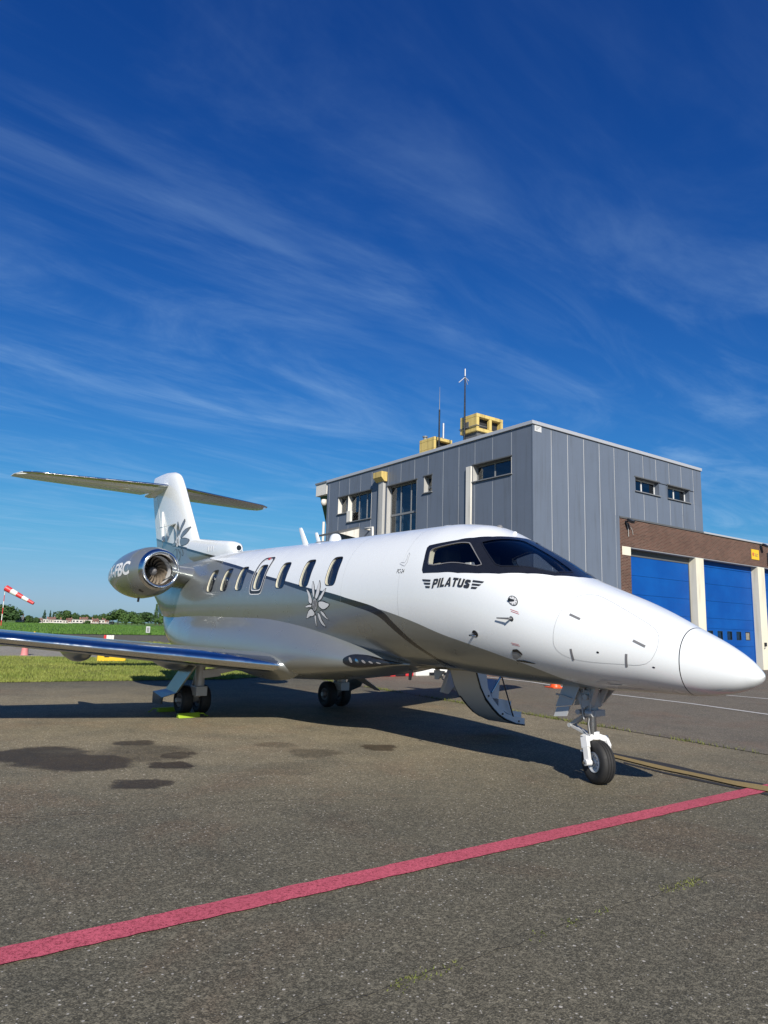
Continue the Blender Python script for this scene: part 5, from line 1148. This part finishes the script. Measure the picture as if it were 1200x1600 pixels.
for k in range(4):
    a0 = ed[2*k]; a1 = ed[2*k+1]
    mb = MB(); mb.box(a0, a1, DV+.1, DV+.14, 0, ZL-.04); mb.box(a0, a0+.06, DV-.02, DV+.1, 0, ZL-.04); mb.box(a1-.06, a1, DV-.02, DV+.1, 0, ZL-.04); mb.box(a0+.06, a1-.06, DV-.02, DV+.1, 5.14, ZL-.04); gd = mb.build('garage_door', MAT['dark_and_shade'] if k == 0 else MAT['blue'], GA)  # first door: dark frame holds the lintel's shade in its colour
    hh = 5.13/6
    for j in range(6):
        z0, z1 = j*hh+.006, (j+1)*hh-.006
        op = []
        if j == 1 and k > 0: op = [(x, x+.47, 1.52, 1.95) for x in np.arange(a0+.75, a1-.6, .92)]; z0, z1 = 1.2, 2.05
        elif k > 0 and j == 0: z1 = 1.188
        elif k > 0 and j == 2: z0, z1 = 2.062, 3*hh-.006
        mb = MB()
        for r in split(a0+.07, a1-.07, z0, z1, op): mb.box(r[0], r[1], DV, DV+.05, r[2], r[3])
        sec = mb.build('door_section', MAT['blue'], gd)
        for q, o in enumerate(op):
            mb = MB(); mb.box(o[0]+.03, o[1]-.03, DV+.02, DV+.03, o[2]+.03, o[3]-.03); mb.build('door_pane', MAT['bglass'] if q != len(op)-1 else MAT['concrete'], gd)
            mb = MB()
            for b in ((o[0], o[0]+.03, o[2], o[3]), (o[1]-.03, o[1], o[2], o[3]), (o[0]+.03, o[1]-.03, o[2], o[2]+.03), (o[0]+.03, o[1]-.03, o[3]-.03, o[3])): mb.box(b[0], b[1], DV-.008, DV+.03, b[2], b[3])
            mb.build('pane_frame', MAT['black'], gd)
def wall_lamp(p, label, arms=0):
    t = empty('floodlight', place_local(p), YB, label=label, cat='lamp', group='floodlights on the garage wall')
    mb = MB(); mb.bar((0, 0, .0), (0, -.28, .08), .05, .05); mb.box(-.05, .05, -.03, 0, -.08, .08); mb.build('bracket', MAT['black'], t)
    mb = MB(); mb.prism([(-.16, -.22, .16), (.16, -.22, .16), (.12, -.42, .02), (-.12, -.42, .02)], (0, .06, -.10)); mb.build('lamp_head', MAT['black'], t, bevel=.01)
    if arms:
        mb = MB(); mb.tube([(0, -.06, 0), (.12, -.05, -.3), (.15, -.03, -.62)], .018, 6); mb.tube([(.1, -.05, .0), (.42, -.04, -.3), (.5, -.02, -.5)], .014, 6); mb.build('loose_cable', MAT['pipe'], t)
wall_lamp((6.02, 0, 6.55), 'black floodlight with loose cables at the brick wall corner beside the grey cladding', 1)
wall_lamp((18.1, 0, 6.58), 'black floodlight above the yellow sign on the brick wall')
s = empty('yellow_sign', place_local((17.48, -.004, 6.09)), YB, label='yellow notice sign with small print on the brick lintel', cat='sign')
MAT['signyellow'] = simple('yellow_sign_face', (.78, .50, .02), .5, 0, .05)
mb = MB(); mb.box(-.40, .40, -.02, 0, -.27, .27); mb.build('sign_face', MAT['signyellow'], s)
mb = MB(); mb.box(-.10, .28, -.023, -.0205, .02, .05); mb.box(-.10, .22, -.023, -.0205, -.06, -.035); mb.box(-.02, .26, -.023, -.0205, -.11, -.09); mb.build('sign_print', MAT['dark_and_shade'], s)
mb = MB(); mb.lathe([(.001, 0), (.11, 0)], 16, Matrix.Translation((-.24, -.0225, 0)) @ Matrix.Rotation(PI/2, 4, 'Z') @ Matrix.Diagonal((1, .7, 1, 1))); mb.build('sign_symbol', MAT['red_decal'], s)
s = empty('black_sign', place_local((19.2, -.004, 5.95)), YB, label='black wall sign right of the yellow sign, cut by the picture edge', cat='sign')
mb = MB(); mb.box(-.42, .42, -.05, 0, -.36, .36); mb.build('sign_face', MAT['black'], s, bevel=.02)
mb = MB(); mb.box(-.35, .35, -.055, -.051, -.30, .30); mb.build('sign_panel', MAT['dark_and_shade'], s)
# ------------------------------------------------------------------ small things on the ground
def obj_at(name, xy, rz, label, cat, group=None): return empty(name, (xy[0], xy[1], 0), rz, label=label, cat=cat, group=group)
MAT['red_plastic'] = simple('red_plastic', (.60, .035, .04), .45)
MAT['orange_plastic'] = simple('orange_plastic', (.85, .10, .015), .45)
MAT['white_plastic'] = simple('white_plastic', (.72, .71, .68), .5, 0, .1)
MAT['pink_plastic'] = simple('faded_red_plastic', (.62, .22, .22), .6)
MAT['lime'] = simple('lime_rubber', (.30, .45, .02), .55)
MAT['brown_metal'] = simple('brown_tube', (.10, .05, .045), .5)
def barrier(xy, rz, mat, label):
    b = obj_at('road_barrier', xy, rz, label, 'barrier', 'plastic road barriers behind the jet'); mb = MB()
    prof = [(-.25, 0), (.25, 0), (.25, .18), (.12, .36), (.09, .85), (-.09, .85), (-.12, .36), (-.25, .18)]
    mb.prism([(-1.0, y, z) for y, z in prof], (2.0, 0, 0)); mb.build('barrier_body', MAT[mat], b, bevel=.03)
    for k in (-.42, .22):
        mb = MB(); mb.box(k, k+.42, -.256, -.20, .02, .12); mb.build('fork_slot', MAT['black'], b)
    for k in (-.6, 0, .6):
        mb = MB(); mb.box(k-.18, k+.18, -.125, -.10, .5, .72); mb.build('barrier_rib', MAT[mat], b, bevel=.01)
br = math.radians(36)
barrier((1.92, 25.05), br, 'white_plastic', 'white plastic road barrier behind the jet, under its belly'); barrier((.22, 23.82), br, 'red_plastic', 'red plastic road barrier joined to the left end of the white one'); 
barrier((3.62, 26.28), br, 'red_plastic', 'red plastic road barrier hidden by the airstair, right of the white one')
def cone(xy, label, mats, h=.5, r=.16, base=.22, group=None, square=True):
    c = obj_at('traffic_cone', xy, .4, label, 'cone', group); mb = MB()
    M = Matrix.Rotation(-PI/2, 4, 'Y'); R = lambda z: r+(0.035-r)*z
    mb.lathe([(R(0), .03), (R(.35), .03+h*.35)], 20, M); mb.lathe([(R(.7), .03+h*.7), (R(1), .03+h), (.02, .03+h)], 20, M); mb.build('cone_body', MAT[mats[0]], c)
    mb = MB(); mb.lathe([(R(.35)+.003, .03+h*.35), (R(.7)+.003, .03+h*.7)], 20, M); mb.build('cone_band', MAT[mats[1]], c)
    mb = MB(); mb.box(-base, base, -base, base, 0.004, .035); mb.build('cone_foot', MAT[mats[0]], c, bevel=.01)
cone((5.17, 20.9), 'orange traffic cone on the apron behind the nose gear', ('orange_plastic', 'white_plastic'))
c = obj_at('marker_post', (-15.18, 30.35), .3, 'faded red marker post at the edge of the concrete path', 'marker')
mb = MB(); M = Matrix.Rotation(-PI/2, 4, 'Y'); mb.lathe([(.16, 0.0), (.15, .05), (.13, .3), (.13, .62), (.10, .66), (.01, .67)], 16, M); mb.build('post_body', MAT['pink_plastic'], c)
mb = MB(); mb.lathe([(.134, .38), (.134, .50)], 16, M); mb.build('post_band', MAT['white_plastic'], c)
# yellow taxiway sign lying low in the lawn
s = empty('taxiway_sign', (-10.39, 27.52, 0), math.radians(32), label='low yellow airfield sign with black markings on the lawn under the wing', cat='sign')
mb = MB(); mb.box(-.52, .52, -.07, .07, .02, .62); mb.build('sign_box', MAT['signyellow'], s, bevel=.015)
mb = MB(); mb.box(-.28, -.10, -.075, -.071, .17, .50); mb.lathe([(.08, 0), (.17, 0)], 18, Matrix.Translation((.22, -.074, .34)) @ Matrix.Rotation(PI/2, 4, 'Z')); mb.build('sign_marking', MAT['black'], s)
for k in (-.4, .4):
    mb = MB(); mb.tube([(k, 0, 0), (k, 0, .09)], .04, 8); mb.build('sign_leg', MAT['frame'], s)
b = empty('marker_board', (-20.3, 52.9, 0), math.radians(30), label='small red and white striped marker board beside the far taxiway', cat='marker')
for k in range(4):
    mb = MB(); mb.box(-.36+.18*k, -.184+.18*k, -.06, .06, .05, .50); mb.build('board_block', MAT['red_plastic'] if k == 0 else MAT['white_plastic'], b, bevel=.02)
b = empty('equipment_cabinet', (-28.4, 86.2, 0), math.radians(20), label='small white framed cabinet standing in the green crop field', cat='cabinet')
mb = MB(); mb.box(-.24, .24, -.2, .2, .25, 1.0); mb.build('cabinet_body', MAT['alu'], b, bevel=.02)
mb = MB(); mb.box(-.15, .15, -.21, -.2, .35, .9); mb.build('cabinet_door', MAT['frame'], b)
for k in (-.2, .2):
    mb = MB(); mb.tube([(k, 0, 0), (k, 0, .25)], .03, 6); mb.build('leg', MAT['frame'], b)
for i, (xy, lb) in enumerate((((-29.6, 60.5), 'small yellow edge light on the far taxiway, left of the marker board'), ((-33.5, 57.5), 'small pale edge light farthest left along the taxiway'))):
    e = obj_at('edge_light', xy, 0, lb, 'light', 'taxiway edge lights'); mb = MB(); mb.tube([(0, 0, 0), (0, 0, .28)], .05, 8); mb.build('stem', MAT['frame'], e); mb = MB(); mb.lathe([(.08, .28), (.09, .34), (.06, .45), (.01, .47)], 12, Matrix.Rotation(-PI/2, 4, 'Y')); mb.build('lens', MAT['signyellow'] if i == 0 else MAT['white_plastic'], e)
# wheel chock
def chock(loc, rz, label, cover):
    c = empty('wheel_chock', loc, rz, label=label, cat='chock', group='lime wheel chocks')
    mb = MB(); mb.prism([(-.07, -.19, 0), (.07, -.19, 0), (.04, -.19, .07), (-.02, -.19, .08)], (0, .38, 0)); mb.build('chock_block', MAT['lime'], c, bevel=.012)
    mb = MB(); mb.tube([(0, -.16, .06), (-.04, -.25, .06), (-.02, -.30, .02), (.03, -.36, .012)], .01, 8); mb.build('chock_rope', MAT['lime'], c)
def acw(d, t, z=0): a = math.radians(127.98); return (2.3726+d*math.cos(a)-t*math.sin(a), 7.7661+d*math.sin(a)+t*math.cos(a), z)
chock(acw(6.83, 1.72), math.radians(128), 'lime green chock in front of the near main wheel', 0)
chock(acw(7.75, 1.72), math.radians(128-180), 'lime green chock behind the near main wheel under the gear door', 0)
# framed board at the right pillar
b = empty('framed_board', place_local((18.75, -1.6, 0)), YB, label='white board in a brown tubular frame standing before the right pillar', cat='board')
mb = MB(); mb.tube([(-.45, 0, .06), (-.45, 0, .72), (-.40, 0, .84), (-.28, 0, .9), (.28, 0, .9), (.40, 0, .84), (.45, 0, .72), (.45, 0, .06)], .055, 10); mb.bar((-.45, 0, .12), (.45, 0, .12), .06, .06); mb.build('board_frame', MAT['brown_metal'], b)
mb = MB(); mb.box(-.38, .38, -.02, .02, .16, .80); mb.build('board_panel', MAT['white_plastic'], b)
for k in (-.45, .45):
    mb = MB(); mb.bar((k, -.3, .03), (k, .3, .03), .06, .05); mb.build('foot', MAT['brown_metal'], b)
p = empty('wall_socket', place_local((17.95, -.014, 1.33)), YB, label='small black socket low on the cream pillar', cat='socket')
mb = MB(); mb.box(-.08, .08, -.08, 0, -.10, .10); mb.build('socket_box', MAT['black'], p, bevel=.015); mb = MB(); mb.tube([(0, -.05, -.1), (-.12, -.06, -.2)], .025, 8); mb.build('socket_lead', MAT['pipe'], p)

# windsock
ws = empty('windsock', (-67.8, 126, gz(-67.8, 126)), 0, label='red and white striped windsock on a striped pole in the far field', cat='windsock')
mb = MB()
for k in range(6): 
    mb2 = MB(); mb2.tube([(0, 0, 1.12*k), (0, 0, 1.12*(k+1))], .085-.006*k, 10); mb2.build('pole_band', MAT['red_plastic'] if k % 2 == 0 else MAT['white_plastic'], ws)
mb = MB(); mb.tube([(0, 0, 6.7), (0, 0, 7.2)], .04, 8); mb.tube([(.1+.36*math.cos(t*PI/8), .02, 6.85+.36*math.sin(t*PI/8)) for t in range(17)], .02, 6); mb.build('hoop', MAT['frame'], ws)
A_, B_ = Vector((.1, 0, 6.88)), Vector((5.1, .6, 4.25)); dr = (B_-A_); L_ = dr.length; dr.normalize(); Q = dr.to_track_quat('X', 'Z').to_matrix().to_4x4(); Q.translation = A_
for k in range(5):
    r0, r1 = .56-.30*k/5, .56-.30*(k+1)/5
    mb = MB(); mb.lathe([(r0, L_*k/5), ((r0+r1)/2*1.03, L_*(k+.5)/5), (r1, L_*(k+1)/5)], 16, Q); o = mb.build('sock_band', MAT['red_plastic'] if k % 2 == 0 else MAT['white_plastic'], ws, recalc=False)

# ------------------------------------------------------------------ far trees and houses
def leafmat(name, a, b):
    m = NT(name); oi = m.n('ShaderNodeObjectInfo'); n1 = m.noise(.22, 4); n2 = m.noise(1.3, 3); c = m.mix(m.mr(n1, .3, .7), a, b); c = m.mix(m.math('MULTIPLY', m.mr(n2, .45, .7), .5), c, tuple(min(1, x*1.5) for x in b))
    c = m.mix(m.math('MULTIPLY', oi.outputs['Random'], .35), c, (b[0]*.8, b[1]*.9, b[2]*1.2)); m.set(color=c, rough=.75, spec=.15); return m.mat
MAT['leafd'] = leafmat('dark_leaves', (.035, .070, .022), (.070, .125, .036)); MAT['leafl'] = leafmat('fresh_leaves', (.06, .115, .03), (.10, .17, .045)); MAT['needle'] = leafmat('conifer_needles', (.022, .048, .03), (.042, .08, .042)); MAT['bark'] = simple('bark', (.075, .055, .04), .9, 0, .3)
def crown_mesh(kind, seed, nf, mat):
    r = np.random.default_rng(seed); pts = []; nrm = []
    if kind in ('o', 'l'):
        lobes = [(0, 0, .62, .40)]+[(.33*math.cos(a+r.uniform(-.4, .4)), .33*math.sin(a+r.uniform(-.4, .4)), r.uniform(.36, .74), r.uniform(.17, .29)) for a in np.linspace(0, 2*PI, 9)[:-1]]+[(r.uniform(-.2, .2), r.uniform(-.2, .2), r.uniform(.72, .86), r.uniform(.12, .2)) for _ in range(4)]
        for _ in range(nf):
            x, y, z, q = lobes[r.integers(len(lobes))]; v = r.normal(size=3); v /= np.linalg.norm(v); rad = q*r.uniform(.55, 1.08)**.6; pts.append((x+v[0]*rad, y+v[1]*rad, min(1.0, max(.05, z+v[2]*rad*.95)))); nrm.append(v)
    elif kind == 'p':
        for _ in range(nf):
            z = r.uniform(.06, 1); a = r.uniform(0, 2*PI); rad = (math.sin(min(1, z*1.1)*PI*.95)**.6*.42+.04)*r.uniform(.4, 1.05)*(1+.25*math.sin(z*23+a*2)); pts.append((rad*math.cos(a), rad*math.sin(a), z)); nrm.append((math.cos(a), math.sin(a), .5))
    else:
        for _ in range(nf):
            z = r.uniform(.05, 1)**1.0; a = r.uniform(0, 2*PI); tier = .75+.25*math.sin(z*34); rad = (1-z)**.8*.48*tier*r.uniform(.35, 1.05)+.01; pts.append((rad*math.cos(a), rad*math.sin(a), z-.06*rad)); nrm.append((math.cos(a), math.sin(a), .35))
    P_ = np.array(pts); Nn = np.array(nrm)+r.normal(0, .45, (nf, 3)); Nn /= np.linalg.norm(Nn, axis=1, keepdims=True); t = np.cross(Nn, r.normal(size=(nf, 3))); t /= np.linalg.norm(t, axis=1, keepdims=True); u = np.cross(Nn, t); s = r.uniform(.018, .048, (nf, 1))*(1.0 if kind != 'p' else .9)
    V = np.empty((nf*4, 3)); V[0::4] = P_-t*s-u*s*.7; V[1::4] = P_+t*s-u*s*.5; V[2::4] = P_+t*s*.8+u*s; V[3::4] = P_-t*s*.7+u*s*.8
    me = bpy.data.meshes.new('crown'); me.from_pydata([tuple(v) for v in V], [], [tuple(range(4*i, 4*i+4)) for i in range(nf)]); me.materials.append(mat); me.update(); return me
def trunk_mesh():
    mb = MB(); mb.tube([(0, 0, -.02), (.01, 0, .2), (0, .01, .5)], [.035, .026, .015], 8); 
    for k in range(4): a = k*PI/2+.3; mb.tube([(0, 0, .22+.05*k), (.16*math.cos(a), .16*math.sin(a), .45+.05*k)], [.014, .006], 6)
    o = mb.build('trunk', MAT['bark']); me = o.data; bpy.data.objects.remove(o); return me
TRK = trunk_mesh()
CR = {'o': [crown_mesh('o', s, 2600, MAT['leafd']) for s in (1, 2, 3, 4)], 'l': [crown_mesh('l', s, 2200, MAT['leafl']) for s in (11, 12)], 'p': [crown_mesh('p', 21, 1300, MAT['leafd'])], 'c': [crown_mesh('c', s, 1500, MAT['needle']) for s in (31, 32)]}
NAMEK = {'o': 'broadleaf_tree', 'l': 'broadleaf_tree', 'p': 'poplar_tree', 'c': 'conifer_tree'}
TREES = [(-230.1, 432.3, 9.8, -3.4, 16.3, 'o', 'large dark round tree at the left edge behind the windsock'), (-221.0, 442.2, 3.6, -3.1, 5.0, 'o', 'low green bush tree between the large left tree and the pointed conifers'), (-224.8, 470.2, 7.4, -3.1, 5.3, 'c', 'pointed dark conifer, leftmost of the three behind the houses'), (-222.5, 473.5, 7.2, -3.0, 3.6, 'c', 'slim conifer between the other two pointed ones behind the houses'), (-221.2, 475.2, 6.4, -3.0, 3.6, 'c', 'short conifer, rightmost of the three behind the houses'), (-211.9, 471.9, 7.8, -2.7, 10.6, 'o', 'broad spreading tree above the beige houses, widest over the roofs'), (-206.1, 475.2, 6.4, -2.5, 6.3, 'o', 'small round tree just behind the wide white house'), (-197.1, 470.2, 5.7, -2.3, 6.2, 'o', 'rounded low tree right of the wide white house'), (-193.2, 475.2, 5.5, -2.2, 6.3, 'o', 'small low tree over the middle of the pale house row'), (-185.0, 468.6, 6.4, -2.0, 4.8, 'o', 'small upright tree at the right end of the house row'), (-164.9, 442.2, 9.2, -1.5, 12.5, 'o', 'large domed dark tree rising where the houses end'), (-152.0, 420.8, 6.7, -1.2, 8.7, 'l', 'fresh green rounded tree in front of the domed tree'), (-158.5, 448.8, 8.0, -1.3, 7.6, 'o', 'dark tree peeping out behind the fresh green one'), (-144.8, 432.3, 7.6, -0.9, 13.0, 'o', 'wide dark tree below the jet engine, left of the poplars'), (-145.0, 453.8, 13.0, -0.9, 2.6, 'p', 'taller slim poplar, left one of the pair'), (-143.5, 457.0, 13.2, -0.8, 2.1, 'p', 'slim poplar, right one of the pair'), (-128.1, 412.5, 5.0, -0.5, 6.2, 'l', 'low fresh green bush at the foot of the poplars'), (-125.3, 420.8, 7.1, -0.4, 13.4, 'o', 'wide low dark tree right of the poplars beside the jet tail'), (-116.5, 412.5, 4.2, -0.2, 7.0, 'l', 'low fresh green tree at the edge of the jet fuselage'), (-115.8, 432.3, 6.9, -0.1, 10.6, 'o', 'dark tree hidden behind the jet tail, first past its edge'), (-142.3, 412.5, 4.2, -0.9, 6.2, 'l', 'fresh green low bush in front of the wide dark tree under the engine'), (-243.2, 438.9, 7.2, -3.8, 10.7, 'o', 'dark tree outside the left edge beside the large round one'), (-221.8, 453.8, 2.6, -3.1, 3.8, 'o', 'tiny bush beside the leftmost beige house'), (-179.7, 432.3, 1.5, -1.9, 3.3, 'o', 'tiny bush before the row between white and red houses')]
LAB = {}
for i, (x, y, zt, zb, wd, k, lb) in enumerate(TREES):
    z0 = gz(x, y); t = empty(NAMEK[k], (x, y, z0), random.uniform(0, 6.28), label=lb, cat='tree', group='trees beyond the field'); h = zt-z0
    o = link('crown', CR[k][i % len(CR[k])], t); o.scale = (wd*1.12, wd*1.12, h*.97) if k != 'p' else (wd*1.15, wd*1.15, h*.98); o.location = (0, 0, h*.02)
    o = link('trunk', TRK, t); o.scale = (h, h, h)
MAT['hw'] = simple('white_render', (.62, .60, .56), .8, 0, .1, 1); MAT['hb'] = simple('beige_render', (.46, .40, .33), .8, 0, .15, 1); MAT['hr'] = simple('red_brick_far', (.34, .15, .12), .9, 0, .2, 2); MAT['hn'] = simple('navy_timber', (.05, .07, .12), .7); MAT['hroof'] = simple('grey_roof', (.16, .15, .15), .8); MAT['hroofr'] = simple('brown_roof_tiles', (.22, .12, .09), .85); MAT['hwin'] = simple('house_glass', (.04, .05, .07), .15, 0, .3, 1)
HOUSES = [(-229.6, 448.8, 2.7, -3.3, 5.1, 'n', 'dark navy house half hidden beside the large left tree'), (-222.6, 458.7, 1.4, -3.1, 4.3, 'b', 'beige house at the left start of the pale row'), (-220.0, 462.0, 2.0, -3.0, 4.8, 'w', 'white flat-roofed house second from the left in the row'), (-216.2, 463.6, 2.1, -2.9, 4.4, 'b', 'beige gabled house between two white ones under the broad tree'), (-210.5, 460.3, 1.8, -2.7, 4.8, 'w', 'white house under the middle of the broad tree'), (-207.1, 462.0, 1.5, -2.6, 4.3, 'w', 'small white house left of the narrow red one'), (-201.5, 457.0, 2.0, -2.5, 2.6, 'r', 'narrow red brick house left of the wide white one'), (-194.8, 452.1, 2.3, -2.3, 6.0, 'W', 'wide white flat-roofed house, the brightest in the row'), (-193.4, 460.3, 2.7, -2.2, 3.9, 'b', 'beige gabled house just right of the wide white house'), (-189.0, 458.7, 2.4, -2.1, 3.9, 'w', 'white house between the beige and the red brick gables'), (-184.3, 455.4, 2.1, -2.0, 3.4, 'r', 'red brick gabled house with a white neighbour at each side'), (-183.0, 460.3, 2.4, -1.9, 3.9, 'w', 'white house right of the red brick gable in mid-row'), (-180.3, 462.0, 2.3, -1.8, 3.9, 'r', 'red brick gabled house at the right end of the row'), (-171.5, 448.8, 1.2, -1.6, 2.5, 'w', 'small white annex at the far right end beside the domed tree')]
for i, (x, y, zt, zb, wd, k, lb) in enumerate(HOUSES):
    z0 = gz(x, y)-.1; hgt = max(3.2, zt-z0); t = empty('far_house', (x, y, z0), math.radians(24+random.uniform(-6, 6)), label=lb, cat='house', group='row houses beyond the field'); w2, dp = wd*.52, 4.0
    wall = {'w': 'hw', 'W': 'hw', 'b': 'hb', 'r': 'hr', 'n': 'hn'}[k]
    mb = MB(); mb.box(-w2, w2, -dp, dp, 0, hgt*.86); mb.build('wall', MAT[wall], t)
    mb = MB()
    if k in 'br': mb.prism([(-w2*1.04, -dp*1.08, hgt*.86), (-w2*1.04, dp*1.08, hgt*.86), (-w2*1.04, 0, hgt*1.12)], (w2*2.08, 0, 0))
    else: mb.box(-w2*1.03, w2*1.03, -dp*1.05, dp*1.05, hgt*.862, hgt*.93)
    rf = mb.build('roof', MAT['hroofr' if k in 'br' else 'hroof'], t)
    mb = MB(); mb.box(w2*.4, w2*.62, -.4, .2, hgt*.93, hgt*1.2); mb.build('chimney', MAT['hr'], rf)
    n = 3 if wd > 4 else 2
    for fl in (0, 1):
        for j in range(n):
            cx = -w2+2*w2*(j+.5)/n; mb = MB(); mb.box(cx-w2/n*.66, cx+w2/n*.66, -dp-.06, -dp-.005, hgt*(.12+.42*fl), hgt*(.34+.42*fl)); fr = mb.build('window', MAT['hw'] if k in 'rnb' else MAT['hb'], t)
            mb = MB(); mb.box(cx-w2/n*.54, cx+w2/n*.54, -dp-.075, -dp-.062, hgt*(.14+.42*fl), hgt*(.32+.42*fl)); mb.build('pane', MAT['hwin'], fr)
    mb = MB(); mb.box(-w2*.98, w2*.98, -dp-.9, -dp-.08, hgt*.44, hgt*.47); mb.box(-w2*.98, w2*.98, -dp-.92, -dp-.86, hgt*.47, hgt*.55); mb.build('balcony', MAT['hw'], t)
